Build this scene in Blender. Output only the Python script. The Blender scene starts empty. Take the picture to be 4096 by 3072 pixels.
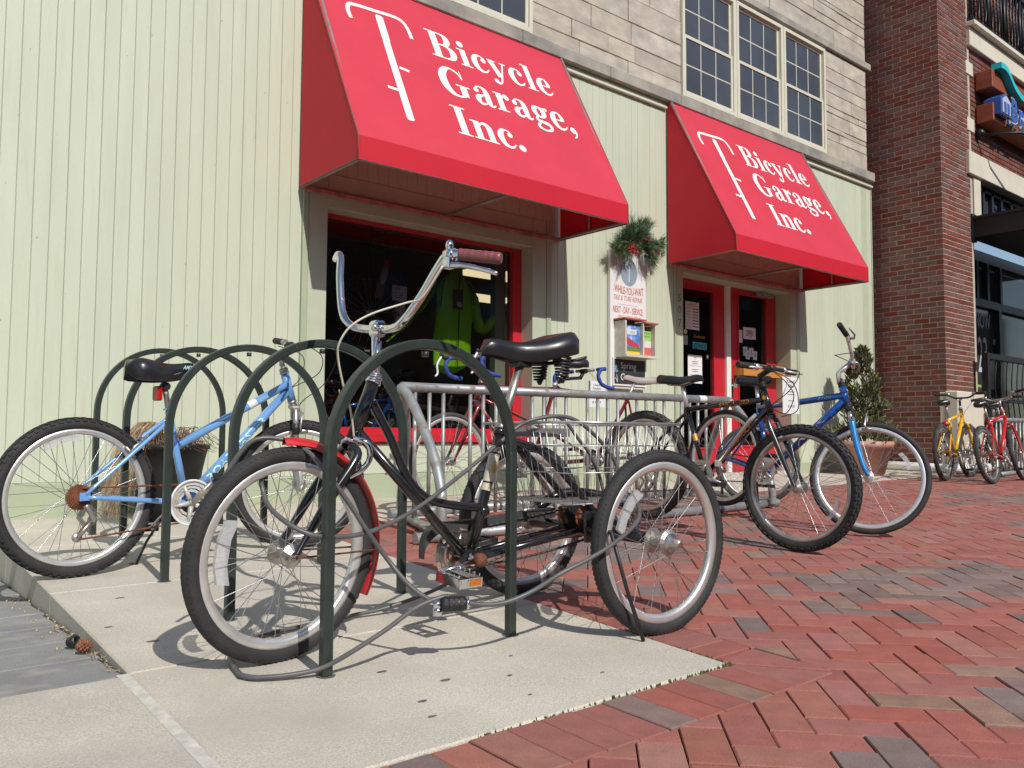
import bpy, math, random
from mathutils import Vector, Matrix
random.seed(11)
SC = bpy.context.scene
COL = SC.collection
PI = math.pi

# ------------------------------------------------------------------ camera, sky, sun, exposure
yaw, pitch, roll = [math.radians(a) for a in (39.98, 3.557, 0.361)]
CAMP = Vector((0, 0, .70))
Fh = Vector((math.sin(yaw), math.cos(yaw), 0)); R0 = Vector((math.cos(yaw), -math.sin(yaw), 0)); ZZ = Vector((0, 0, 1))
FW = Fh*math.cos(pitch) + ZZ*math.sin(pitch); U0 = ZZ*math.cos(pitch) - Fh*math.sin(pitch)
RT = R0*math.cos(roll) + U0*math.sin(roll); UP = U0*math.cos(roll) - R0*math.sin(roll)
cam = bpy.data.cameras.new('camera'); camo = bpy.data.objects.new('camera', cam); COL.objects.link(camo)
cam.sensor_width = 36; cam.lens = 3433.3/4096*36; cam.clip_end = 600; cam.clip_start = .05
M = Matrix((RT, UP, -FW)).transposed().to_4x4(); M.translation = CAMP; camo.matrix_world = M
SC.camera = camo

SUN_DIR = Vector((.112, .755, -.646)).normalized()          # the way the light travels
wd = bpy.data.worlds.new('World'); SC.world = wd; wd.use_nodes = True
nt = wd.node_tree; nt.nodes.clear()
sky = nt.nodes.new('ShaderNodeTexSky'); sky.sky_type = 'NISHITA'; sky.sun_disc = False
to_sun = -SUN_DIR
sky.sun_elevation = math.asin(to_sun.z); sky.sun_rotation = math.atan2(to_sun.x, to_sun.y)
sky.air_density = 1.0; sky.dust_density = .8; sky.ozone_density = 1.0
bg = nt.nodes.new('ShaderNodeBackground'); bg.inputs[1].default_value = .12
wo = nt.nodes.new('ShaderNodeOutputWorld')
nt.links.new(sky.outputs[0], bg.inputs[0]); nt.links.new(bg.outputs[0], wo.inputs[0])
sl = bpy.data.lights.new('sun', 'SUN'); sl.energy = 4.1; sl.angle = math.radians(.53); sl.color = (1, .955, .89)
so = bpy.data.objects.new('sun', sl); COL.objects.link(so); so.location = (-1, -8, 9)
so.rotation_euler = SUN_DIR.to_track_quat('-Z', 'Y').to_euler()
SC.view_settings.view_transform = 'Standard'; SC.view_settings.look = 'None'
SC.view_settings.exposure = 0.0; SC.view_settings.gamma = 1.0
SC.render.engine = 'CYCLES'
SC.cycles.max_bounces = 8; SC.cycles.transparent_max_bounces = 16; SC.cycles.use_denoising = True
SC.cycles.caustics_reflective = False; SC.cycles.caustics_refractive = False

GA, GB = .010, .028
def gz(x, y): return GA*x + GB*y
def toimg(p):
    v = Vector(p) - CAMP; z = v.dot(FW)
    if z < .05: return None
    return 2048 + 3433.3*v.dot(RT)/z, 1536 - 3433.3*v.dot(UP)/z, z
def inframe(p, mar=60):
    q = toimg(p)
    return q is not None and -mar < q[0] < 4096+mar and -mar < q[1] < 3072+mar

# ------------------------------------------------------------------ materials
def srgb(r, g, b):
    f = lambda c: (c/255/12.92) if c/255 <= .04045 else ((c/255+.055)/1.055)**2.4
    return (f(r), f(g), f(b))
MATS = {}
def mat(name, col, rough=.5, metal=0., var=.10, scale=12., bump=0., bscale=60., detail=4., coat=0., spec=None,
        rnd=0., isl=False, col2=None, th=.55, wid=.08, s2=None, sheen=0., trans=0., stretch=None, fine=0., fscale=200.):
    """Principled with noise tint; col2 = second colour in noise-shaped patches (rust, stain); rnd = tint per piece"""
    if name in MATS: return MATS[name]
    m = bpy.data.materials.new(name); m.use_nodes = True; n = m.node_tree.nodes; l = m.node_tree.links
    b = n['Principled BSDF']; MATS[name] = m
    b.inputs['Roughness'].default_value = rough; b.inputs['Metallic'].default_value = metal
    if spec is not None: b.inputs['Specular IOR Level'].default_value = spec
    if coat: b.inputs['Coat Weight'].default_value = coat; b.inputs['Coat Roughness'].default_value = .08
    if sheen: b.inputs['Sheen Weight'].default_value = sheen
    if trans: b.inputs['Transmission Weight'].default_value = trans
    tc = n.new('ShaderNodeTexCoord'); vec = tc.outputs['Object']
    if stretch:
        mp = n.new('ShaderNodeMapping'); mp.inputs['Scale'].default_value = stretch
        l.new(vec, mp.inputs['Vector']); vec = mp.outputs['Vector']
    nz = n.new('ShaderNodeTexNoise'); nz.inputs['Scale'].default_value = scale; nz.inputs['Detail'].default_value = detail
    l.new(vec, nz.inputs['Vector'])
    mx = n.new('ShaderNodeMix'); mx.data_type = 'RGBA'
    lo = [max(0, c*(1-var)) for c in col]; hi = [min(1, c*(1+var)) for c in col]
    mx.inputs[6].default_value = (*lo, 1); mx.inputs[7].default_value = (*hi, 1)
    cr = n.new('ShaderNodeMapRange'); cr.inputs[1].default_value = .3; cr.inputs[2].default_value = .7
    l.new(nz.outputs[0], cr.inputs[0]); l.new(cr.outputs[0], mx.inputs[0])
    out = mx.outputs[2]
    if fine:
        nf = n.new('ShaderNodeTexNoise'); nf.inputs['Scale'].default_value = fscale; nf.inputs['Detail'].default_value = 2
        l.new(vec, nf.inputs['Vector'])
        fr = n.new('ShaderNodeMapRange'); fr.inputs[1].default_value = .3; fr.inputs[2].default_value = .7
        fr.inputs[3].default_value = 1-fine; fr.inputs[4].default_value = 1+fine
        l.new(nf.outputs[0], fr.inputs[0])
        mf = n.new('ShaderNodeVectorMath'); mf.operation = 'SCALE'
        l.new(out, mf.inputs[0]); l.new(fr.outputs[0], mf.inputs['Scale']); out = mf.outputs[0]
    if rnd:
        if isl: g = n.new('ShaderNodeNewGeometry'); rv = g.outputs['Random Per Island']
        else: g = n.new('ShaderNodeObjectInfo'); rv = g.outputs['Random']
        hs = n.new('ShaderNodeHueSaturation')
        r2 = n.new('ShaderNodeMapRange'); r2.inputs[3].default_value = 1-rnd; r2.inputs[4].default_value = 1+rnd
        l.new(rv, r2.inputs[0]); l.new(r2.outputs[0], hs.inputs['Value'])
        mth = n.new('ShaderNodeMath'); mth.operation = 'MULTIPLY'; mth.inputs[1].default_value = 7.31
        fr2 = n.new('ShaderNodeMath'); fr2.operation = 'FRACT'
        r3 = n.new('ShaderNodeMapRange'); r3.inputs[3].default_value = 1-rnd*1.4; r3.inputs[4].default_value = 1+rnd*.7
        l.new(rv, mth.inputs[0]); l.new(mth.outputs[0], fr2.inputs[0]); l.new(fr2.outputs[0], r3.inputs[0]); l.new(r3.outputs[0], hs.inputs['Saturation'])
        l.new(out, hs.inputs['Color']); out = hs.outputs['Color']
    if col2 is not None:
        n2 = n.new('ShaderNodeTexNoise'); n2.inputs['Scale'].default_value = s2 or scale*.6; n2.inputs['Detail'].default_value = 6
        l.new(vec, n2.inputs['Vector'])
        r4 = n.new('ShaderNodeMapRange'); r4.inputs[1].default_value = th-wid; r4.inputs[2].default_value = th+wid
        l.new(n2.outputs[0], r4.inputs[0])
        m2 = n.new('ShaderNodeMix'); m2.data_type = 'RGBA'; m2.inputs[7].default_value = (*col2, 1)
        l.new(r4.outputs[0], m2.inputs[0]); l.new(out, m2.inputs[6]); out = m2.outputs[2]
        if metal > .3:
            mm = n.new('ShaderNodeMapRange'); mm.inputs[3].default_value = metal; mm.inputs[4].default_value = .1
            l.new(r4.outputs[0], mm.inputs[0]); l.new(mm.outputs[0], b.inputs['Metallic'])
            mr = n.new('ShaderNodeMapRange'); mr.inputs[3].default_value = rough; mr.inputs[4].default_value = .85
            l.new(r4.outputs[0], mr.inputs[0]); l.new(mr.outputs[0], b.inputs['Roughness'])
    l.new(out, b.inputs['Base Color'])
    if bump:
        nb = n.new('ShaderNodeTexNoise'); nb.inputs['Scale'].default_value = bscale; nb.inputs['Detail'].default_value = 5
        l.new(vec, nb.inputs['Vector'])
        bp = n.new('ShaderNodeBump'); bp.inputs['Strength'].default_value = bump; bp.inputs['Distance'].default_value = .004
        l.new(nb.outputs[0], bp.inputs['Height']); l.new(bp.outputs[0], b.inputs['Normal'])
    return m
def glassmat(name, tint=.8, refl=1.0, rough=.0):
    if name in MATS: return MATS[name]
    m = bpy.data.materials.new(name); m.use_nodes = True; n = m.node_tree.nodes; l = m.node_tree.links; n.clear()
    o = n.new('ShaderNodeOutputMaterial'); mx = n.new('ShaderNodeMixShader'); fr = n.new('ShaderNodeFresnel'); fr.inputs[0].default_value = 1.45
    t = n.new('ShaderNodeBsdfTransparent'); t.inputs[0].default_value = (tint, tint, tint, 1)
    g = n.new('ShaderNodeBsdfGlossy'); g.inputs['Roughness'].default_value = rough; g.inputs['Color'].default_value = (refl, refl, refl, 1)
    l.new(fr.outputs[0], mx.inputs[0]); l.new(t.outputs[0], mx.inputs[1]); l.new(g.outputs[0], mx.inputs[2]); l.new(mx.outputs[0], o.inputs[0])
    MATS[name] = m; return m
def emit(name, col, s):
    m = bpy.data.materials.new(name); m.use_nodes = True; b = m.node_tree.nodes['Principled BSDF']
    b.inputs['Base Color'].default_value = (*col, 1); b.inputs['Emission Color'].default_value = (*col, 1); b.inputs['Emission Strength'].default_value = s
    return m

# ------------------------------------------------------------------ mesh builder
def v3(p): return Vector((p[0], p[1], p[2]))
class MB:
    def __init__(s): s.v = []; s.f = []; s.sm = []; s.mi = []; s.M = None; s.cur = 0
    def add(s, vs, fs, smooth=False):
        o = len(s.v)
        for p in vs:
            p = v3(p); s.v.append(s.M @ p if s.M else p)
        for f in fs: s.f.append([o+i for i in f]); s.sm.append(smooth); s.mi.append(s.cur)
        return s
    def box(s, x0, x1, y0, y1, z0, z1):
        vs = [(x, y, z) for x in (x0, x1) for y in (y0, y1) for z in (z0, z1)]
        return s.add(vs, [(0, 1, 3, 2), (4, 6, 7, 5), (0, 4, 5, 1), (2, 3, 7, 6), (0, 2, 6, 4), (1, 5, 7, 3)])
    def cbox(s, x0, x1, y0, y1, z0, z1, c=.004):
        """box with its corners chamfered all round"""
        xs = (x0, x0+c, x1-c, x1); ys = (y0, y0+c, y1-c, y1); zs = (z0, z0+c, z1-c, z1)
        P = []; idx = {}
        for i in range(4):
            for j in range(4):
                for k in range(4):
                    ex = (i in (0, 3)) + (j in (0, 3)) + (k in (0, 3))
                    if ex == 1: idx[i, j, k] = len(P); P.append((xs[i], ys[j], zs[k]))
        F = []
        for a in (0, 3):
            F.append([idx[a, 1, 1], idx[a, 2, 1], idx[a, 2, 2], idx[a, 1, 2]]); F.append([idx[1, a, 1], idx[2, a, 1], idx[2, a, 2], idx[1, a, 2]]); F.append([idx[1, 1, a], idx[2, 1, a], idx[2, 2, a], idx[1, 2, a]])
            for b in (0, 3):
                an = 1 if a == 0 else 2; bn = 1 if b == 0 else 2
                F.append([idx[a, bn, 1], idx[an, b, 1], idx[an, b, 2], idx[a, bn, 2]])
                F.append([idx[a, 1, bn], idx[an, 1, b], idx[an, 2, b], idx[a, 2, bn]])
                F.append([idx[1, a, bn], idx[1, an, b], idx[2, an, b], idx[2, a, bn]])
                for d in (0, 3):
                    dn = 1 if d == 0 else 2
                    F.append([idx[a, bn, dn], idx[an, b, dn], idx[an, bn, d]])
        return s.add(P, F)
    def prism(s, poly, h0, h1, fn):
        """poly 2D, extruded from h0 to h1; fn(u,v,h)->xyz"""
        n = len(poly)
        vs = [fn(u, v, h0) for u, v in poly] + [fn(u, v, h1) for u, v in poly]
        fs = [list(range(n))[::-1], list(range(n, 2*n))] + [(i, (i+1) % n, n+(i+1) % n, n+i) for i in range(n)]
        return s.add(vs, fs)
    def tube(s, pts, r, n=8, closed=False, cap=True, sec=None, smooth=True):
        pts = [v3(p) for p in pts]; k = len(pts)
        rs = r if isinstance(r, (list, tuple)) else [r]*k
        if len(rs) != k: rs = [rs[min(len(rs)-1, int(i*(len(rs)-1)/max(1, k-1)+.5))] for i in range(k)]
        tans = []
        for i in range(k):
            a = pts[(i-1) % k] if (closed or i > 0) else pts[i]; b = pts[(i+1) % k] if (closed or i < k-1) else pts[i]
            t = (b-a); tans.append(t.normalized() if t.length > 1e-9 else Vector((0, 0, 1)))
        t0 = tans[0]; ref = Vector((0, 0, 1)) if abs(t0.z) < .9 else Vector((1, 0, 0))
        if sec is not None: ref = Vector((0, 1, 0)) if abs(t0.y) < .9 else Vector((1, 0, 0))
        nn = t0.cross(ref).normalized(); vs = []
        section = sec or [(math.cos(2*PI*j/n), math.sin(2*PI*j/n)) for j in range(n)]
        n = len(section)
        for i in range(k):
            if i:
                q = tans[i-1].rotation_difference(tans[i]); nn = (q @ nn).normalized()
            bb = tans[i].cross(nn)
            for (cx, cy) in section: vs.append(pts[i] + (nn*cx + bb*cy)*rs[i])
        fs = []
        for i in range(k if closed else k-1):
            a = i*n; b = ((i+1) % k)*n
            for j in range(n): fs.append((a+j, a+(j+1) % n, b+(j+1) % n, b+j))
        s.add(vs, fs, smooth)
        if cap and not closed:
            o = len(s.v)-len(vs); s.f.append([o+j for j in range(n)][::-1]); s.sm.append(False); s.mi.append(s.cur)
            s.f.append([o+(k-1)*n+j for j in range(n)]); s.sm.append(False); s.mi.append(s.cur)
        return s
    def lathe(s, prof, n=24, c=(0, 0, 0), ax='z', closed=False, smooth=True, cap=False):
        """prof [(r,h)]"""
        vs = []
        for i in range(n):
            a = 2*PI*i/n; ca, sa = math.cos(a), math.sin(a)
            for r, h in prof:
                p = {'z': (r*ca, r*sa, h), 'y': (r*ca, h, r*sa), 'x': (h, r*ca, r*sa)}[ax]
                vs.append((p[0]+c[0], p[1]+c[1], p[2]+c[2]))
        k = len(prof); fs = []
        for i in range(n):
            a = i*k; b = ((i+1) % n)*k
            for j in range(k if closed else k-1): fs.append((a+j, b+j, b+(j+1) % k, a+(j+1) % k))
        s.add(vs, fs, smooth)
        if cap:
            o = len(s.v)-len(vs)
            for e in (0, k-1):
                if prof[e][0] > 1e-6: s.f.append([o+i*k+e for i in range(n)]); s.sm.append(False); s.mi.append(s.cur)
        return s
    def sph(s, c, r, n=10, m=6, sc=(1, 1, 1)):
        pr = []
        vs = []; fs = []
        for i in range(m+1):
            th = PI*i/m
            for j in range(n):
                a = 2*PI*j/n; vs.append((c[0]+r*sc[0]*math.sin(th)*math.cos(a), c[1]+r*sc[1]*math.sin(th)*math.sin(a), c[2]+r*sc[2]*math.cos(th)))
        for i in range(m):
            for j in range(n): fs.append((i*n+j, (i+1)*n+j, (i+1)*n+(j+1) % n, i*n+(j+1) % n))
        return s.add(vs, fs, True)
    def quad(s, a, b, c, d): return s.add([a, b, c, d], [(0, 1, 2, 3)])
    def mesh(s, name, mats):
        me = bpy.data.meshes.new(name)
        me.from_pydata([tuple(p) for p in s.v], [], s.f)
        me.polygons.foreach_set('use_smooth', s.sm); me.polygons.foreach_set('material_index', s.mi)
        for m in (mats if isinstance(mats, (list, tuple)) else [mats]): me.materials.append(m)
        me.validate(); me.update()
        return me
    def build(s, name, mats, parent=None): return link(name, s.mesh(name, mats), parent)
def link(name, me, parent=None):
    o = bpy.data.objects.new(name, me); COL.objects.link(o)
    if parent is not None: o.parent = parent
    return o
def thing(name, label, cat, loc=(0, 0, 0), rot=(0, 0, 0), group=None):
    o = bpy.data.objects.new(name, None); COL.objects.link(o); o.location = loc; o.rotation_euler = rot; o.empty_display_size = .1
    return tag(o, label, cat, group)
def tag(o, label, cat, group=None):
    o['label'] = label; o['category'] = cat
    if group: o['group'] = group
    return o
def struct(o): o['kind'] = 'structure'; return o
def stuff(o): o['kind'] = 'stuff'; return o

def spline(ctrl, n=8, closed=False):
    """Catmull-Rom through tuples of any length"""
    k = len(ctrl); out = []
    seg = k if closed else k-1
    for i in range(seg):
        if closed: p = [ctrl[(i+j-1) % k] for j in range(4)]
        else: p = [ctrl[max(0, min(k-1, i+j-1))] for j in range(4)]
        for q in range(n):
            t = q/n; t2 = t*t; t3 = t2*t
            out.append(tuple(.5*(2*b + (c-a)*t + (2*a-5*b+4*c-d)*t2 + (-a+3*b-3*c+d)*t3) for a, b, c, d in zip(*p)))
    if not closed: out.append(tuple(ctrl[-1]))
    return out
def arc(c, r, a0, a1, n, fn):
    return [fn(c[0]+r*math.cos(a0+(a1-a0)*i/n), c[1]+r*math.sin(a0+(a1-a0)*i/n)) for i in range(n+1)]

# flat writing in the built-in font: returns (verts2d, faces) with cap height 1, left edge 0, baseline 0
_TX = {}
def textgeo(t, shear=0., bold=0.):
    key = (t, shear, bold)
    if key in _TX: return _TX[key]
    cu = bpy.data.curves.new('t', 'FONT'); cu.body = t; cu.resolution_u = 2; cu.shear = shear; cu.offset = bold; cu.fill_mode = 'FRONT'
    ob = bpy.data.objects.new('t', cu); COL.objects.link(ob)
    dg = bpy.context.evaluated_depsgraph_get(); me = bpy.data.meshes.new_from_object(ob.evaluated_get(dg))
    vs = [(v.co.x, v.co.y) for v in me.vertices]; fs = [list(p.vertices) for p in me.polygons]
    bpy.data.objects.remove(ob); bpy.data.curves.remove(cu); bpy.data.meshes.remove(me)
    x0 = min(v[0] for v in vs); vs = [((x-x0)/.69, y/.69) for x, y in vs]
    _TX[key] = (vs, fs, max(v[0] for v in vs)); return _TX[key]
def put_text(mb, t, fn, u, v, h, width=None, align='l', shear=0., bold=0.):
    """fn(u,v) -> xyz ; h = cap height, width forces the length"""
    vs, fs, w = textgeo(t, shear, bold)
    sx = (width/w) if width else h
    off = {'l': 0, 'c': -w*sx/2, 'r': -w*sx}[align]
    mb.add([fn(u+off+x*sx, v+y*h) for x, y in vs], fs)
# ------------------------------------------------------------------ ground, pads, paving
m_sand = mat('joint_sand', (.055, .05, .042), .95, var=.35, scale=40, bump=.5)
m_conc = mat('concrete_pad', (.535, .492, .412), .9, var=.10, scale=2.6, bump=.5, bscale=170, fine=.22, fscale=230, col2=(.42, .385, .325), th=.63, wid=.12, s2=1.7)
m_conc2 = mat('concrete_walk', (.50, .462, .395), .9, var=.12, scale=2.2, bump=.5, bscale=170, fine=.22, fscale=220, col2=(.37, .34, .29), th=.6, wid=.14, s2=2.3)
m_apron = mat('concrete_apron', (.52, .46, .38), .9, var=.12, scale=2.5, bump=.3, bscale=200, fine=.12, fscale=300)
m_ramp = mat('stamped_concrete', (.235, .235, .235), .85, var=.16, scale=4, bump=.5, bscale=120, fine=.2, fscale=350, col2=(.33, .315, .28), th=.62, wid=.1, s2=9)
m_caulk = mat('white_caulk', (.55, .53, .47), .8, var=.2, scale=30, bump=.4, bscale=150)
m_asph = mat('asphalt', (.06, .06, .062), .9, var=.2, scale=20, bump=.5, bscale=150)

mb = MB(); g = 90
mb.add([(x, y, gz(x, y)-.30) for x, y in ((-g, -g), (g, -g), (g, 6.6), (-g, 6.6))], [(0, 1, 2, 3)])
o = mb.build('ground', m_sand); struct(o)
mb = MB(); mb.add([(x, y, gz(x, y)-.12-(6.6-y)*0) for x, y in ((-g, 6.6), (g, 6.6), (g, g), (-g, g))], [(0, 1, 2, 3)])
struct(mb.build('ground_behind', m_asph))
mb = MB(); mb.add([(x, y, gz(x, y)-.03) for x, y in ((-g, -g), (g, -g), (g, -3.2), (-g, -3.2))], [(0, 1, 2, 3)])
struct(mb.build('road', m_asph))

def gpoly(poly, top=0., depth=.2, ch=.006, zf=None):
    """flat pad with a small arris, following the slope of the ground"""
    zf = zf or gz
    b = MB(); n = len(poly); cx = sum(p[0] for p in poly)/n; cy = sum(p[1] for p in poly)/n
    def ins(p):
        d = Vector((cx-p[0], cy-p[1])); d.normalize(); return (p[0]+d.x*ch*1.4, p[1]+d.y*ch*1.4)
    vs = [(p[0], p[1], zf(*p)+top-depth) for p in poly] + [(p[0], p[1], zf(*p)+top-ch) for p in poly] + [(*ins(p), zf(*p)+top) for p in poly]
    fs = [list(range(2*n, 3*n))]
    for i in range(n):
        j = (i+1) % n; fs += [(i, j, n+j, n+i), (n+i, n+j, 2*n+j, 2*n+i)]
    b.add(vs, fs); return b
XL = lambda y: .593+.0488*y
XR = lambda y: 1.94+.087*y
pad = MB(); pad.add([(x, y, gz(x, y)-.02) for x, y in ((XL(1.52)+.02, 1.53), (XR(1.52)-.02, 1.53), (XR(5.9)-.03, 5.98), (XL(5.9)+.03, 5.98))], [(0, 1, 2, 3)])
pado = struct(pad.build('bike_pad', m_sand))
cuts = [1.505, 2.405, 3.585, 4.785, 6.0]
for a, b in zip(cuts[:-1], cuts[1:]):
    a2 = a if a < 2 else a+.0035; b2 = b-.0035 if b < 5.9 else b
    gpoly([(XL(a2), a2), (XR(a2), a2), (XR(b2), b2), (XL(b2), b2)], depth=.26, ch=.005).build('concrete_panel', m_conc, pado)
# dark gum spots and scuffs lying on the pad
m_gum = mat('gum_spot', (.13, .125, .13), .7, var=.3, scale=60)
rr = random.Random(5)
for gx, gy, gr in ((1.245, 2.02, .007), (1.34, 1.86, .008), (1.20, 1.76, .007), (1.50, 1.79, .005), (1.16, 1.66, .006), (1.62, 1.93, .004), (.86, 2.69, .010), (.80, 2.94, .006), (1.56, 2.30, .008), (1.44, 1.64, .004), (1.72, 1.66, .004), (1.30, 3.20, .009), (.95, 3.36, .008)):
    b = MB(); n = 11; ring = [(gx+gr*(1+.7*rr.random())*math.cos(2*PI*i/n)*1.5, gy+gr*(.6+.6*rr.random())*math.sin(2*PI*i/n)) for i in range(n)]
    b.add([(x, y, gz(x, y)+.0016) for x, y in ring], [list(range(n))]); b.build('gum_spot', m_gum, pado)
# walk left of the pad, flush with it, and the stamped grey ramp that sinks away beside the kerb edge
wk = struct(gpoly([(-9, -3.2), (.45, -3.2), (XL(1.2)-.028, 1.2), (XL(2.40)-.028, 2.385), (-9, 2.52)], depth=.2, ch=.004).build('walk', m_conc2))
cb = MB(); cb.add([(XL(y)+dx, y, gz(XL(y), y)-.004) for y in (1.0, 2.42) for dx in (-.03, .004)], [(0, 1, 3, 2)])
cb.build('joint_filler', m_caulk, wk)
rz = lambda x, y: gz(x, y) - .060*max(0, y-2.40)
rb = MB(); rb.add([(x, y, rz(x, y)-.016) for x, y in ((-9, 2.50), (XL(2.4), 2.395), (XL(4)+.02, 4.0), (XL(6), 6.0), (-9, 6.0))], [(0, 1, 2, 3, 4)])
ramp = struct(rb.build('ramp', m_sand)); ramp['label'] = 'grey stamped concrete ramp beside the raised pad'
row = 0; yy = 2.405
while yy < 5.98:
    y1 = min(yy+.31, 5.99); x = .0; x1 = XL(yy)-.004; off = .10
    edges = [x1]; xx = x1-.36+off*.6
    while xx > -2.4: edges.append(xx); xx -= .40
    for xa, xb in zip(edges[1:], edges[:-1]):
        if xb-xa < .05: continue
        sh = .045*(x1-xb)  # rows run a touch out of square
        gpoly([(xa+.003, yy+sh*.4+.003), (xb-.003, yy+sh*.4+.003), (xb-.003, y1+sh*.4-.003), (xa+.003, y1+sh*.4-.003)], top=-.008+.002*rr.random(), depth=.03, ch=.004, zf=rz).build('stamped_block', m_ramp, ramp)
    yy = y1; row += 1
# apron along the shop wall
ap = struct(gpoly([(XR(4.79)+.006, 4.79), (7.4, 4.79), (7.4, 6.05), (XR(6.0)+.006, 6.05)], depth=.25, ch=.008).build('apron', m_apron))
gpoly([(7.408, 4.79), (9.2, 4.86), (12.4, 4.98), (12.4, 6.05), (7.408, 6.05)], depth=.25, ch=.008).build('concrete_panel', m_apron, ap)

# pavers: 45 degree herringbone, a cut row against a soldier course round the pad
PW = .1016
def clip(poly, a, b, c):
    """keep a*x+b*y+c >= 0"""
    out = []
    for i in range(len(poly)):
        p, q = poly[i], poly[(i+1) % len(poly)]; dp = a*p[0]+b*p[1]+c; dq = a*q[0]+b*q[1]+c
        if dp >= 0: out.append(p)
        if (dp >= 0) != (dq >= 0):
            t = dp/(dp-dq); out.append((p[0]+(q[0]-p[0])*t, p[1]+(q[1]-p[1])*t))
    return out
def area(p): return abs(sum(p[i][0]*p[(i+1) % len(p)][1]-p[(i+1) % len(p)][0]*p[i][1] for i in range(len(p))))/2
c45 = math.sqrt(.5)
def st(s, t): return ((s+t)*c45, (t-s)*c45)       # s=(x-y)/√2, t=(x+y)/√2
pavers = []                                        # (polygon, orientation)
YF = 1.277; BW = .205
for i in range(-75, 130):
    for j in range(-35, 150):
        k = (i-j) % 4
        if k == 0: w, h = 2, 1
        elif k == 3: w, h = 1, 2
        else: continue
        s0 = .612+i*PW; t0 = 2.118+j*PW; gp = .0016
        po = [st(s0+gp, t0+gp), st(s0+w*PW-gp, t0+gp), st(s0+w*PW-gp, t0+h*PW-gp), st(s0+gp, t0+h*PW-gp)]
        cx = sum(p[0] for p in po)/4; cy = sum(p[1] for p in po)/4
        if cx < .45 or cx > 14.5 or cy < -.6 or cy > 5.15: continue
        edge = XR(cy)+BW
        yb = 4.782 if cx < 7.4 else (4.782+(cx-7.4)*.04 if cx < 9.2 else 4.85+(cx-9.2)*.0375)
        inside = [p for p in po if p[1] > YF and p[0] < XR(p[1])+BW]
        if inside:
            pa = clip(po, 0, -1, YF-.0015); pb = clip(po, 1, -.087, -(1.94+BW+.0015))
            aa = area(pa) if len(pa) > 2 else 0; ab = area(pb) if len(pb) > 2 else 0
            po = pa if aa >= ab else pb
        po = clip(po, 0, -1, yb) if any(p[1] > yb for p in po) else po
        po = clip(po, 1, -.0488, -.60) if any(p[0] < .60+.0488*p[1] for p in po) else po
        if len(po) >= 3 and area(po) > .0012: pavers.append((po, k))
# soldier rows
x = .63
while x < 2.05:
    pavers.append(([(x+.0015, YF+.0015), (x+PW-.0015, YF+.0015), (x+PW-.0015+.004, 1.500), (x+.0015+.004, 1.500)], 5)); x += PW
pavers.append(([(x+.0015, YF+.0015), (XR(1.38)+.19, YF+.01), (XR(1.42)+.03, 1.500), (x+.006, 1.500)], 5))
y = 1.512
pavers.append(([(XR(1.42)+.035, 1.503), (XR(1.38)+.20, YF+.02), (XR(1.5)+BW-.002, y+.02), (XR(1.5)+BW-.002, y+PW*.5), (XR(y)+.004, y+.03)], 6))
y = 1.572
while y < 4.75:
    y1 = min(y+PW, 4.78)
    pavers.append(([(XR(y)+.006, y+.0015), (XR(y)+BW-.002, y+.0015+.006), (XR(y1)+BW-.002, y1-.0015+.006), (XR(y1)+.006, y1-.0015)], 6)); y += PW
m_pr = mat('paver_red', (.315, .104, .082), .9, var=.12, scale=14, bump=.4, bscale=200, rnd=.09, fine=.12, fscale=300)
m_po = mat('paver_orange', (.32, .128, .095), .9, var=.12, scale=14, bump=.4, bscale=200, rnd=.09, fine=.12, fscale=300)
m_pg = mat('paver_grey', (.205, .138, .122), .85, var=.16, scale=14, bump=.45, bscale=200, rnd=.15, fine=.12, fscale=300)
m_pt = mat('paver_tan', (.275, .165, .122), .85, var=.18, scale=14, bump=.45, bscale=200, rnd=.12, fine=.12, fscale=300)
m_prs = mat('paver_red_far', (.315, .104, .082), .9, var=.12, scale=14, rnd=.09, isl=True, fine=.12, fscale=300)
m_pos = mat('paver_orange_far', (.32, .128, .095), .9, var=.12, scale=14, rnd=.09, isl=True)
m_pgs = mat('paver_grey_far', (.205, .138, .122), .85, var=.16, scale=14, rnd=.15, isl=True)
m_pts = mat('paver_tan_far', (.275, .165, .122), .85, var=.18, scale=14, rnd=.12, isl=True)
from mathutils import noise as MN
def pcol(po, k):
    cx = sum(p[0] for p in po)/len(po); cy = sum(p[1] for p in po)/len(po)
    n = MN.noise(Vector((cx*1.15+3.1, cy*1.15, .3)))+.35*MN.noise(Vector((cx*3.3, cy*3.3, 4.1)))
    q = rr.random()
    if k == 3: n += .17
    if n > .30: return 2 if q < .72 else (3 if q < .9 else 0)
    if n > .18: return 2 if q < .26 else (3 if q < .42 else (1 if q < .6 else 0))
    return 2 if q < .035 else (3 if q < .07 else (1 if q < .27 else 0))
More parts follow.
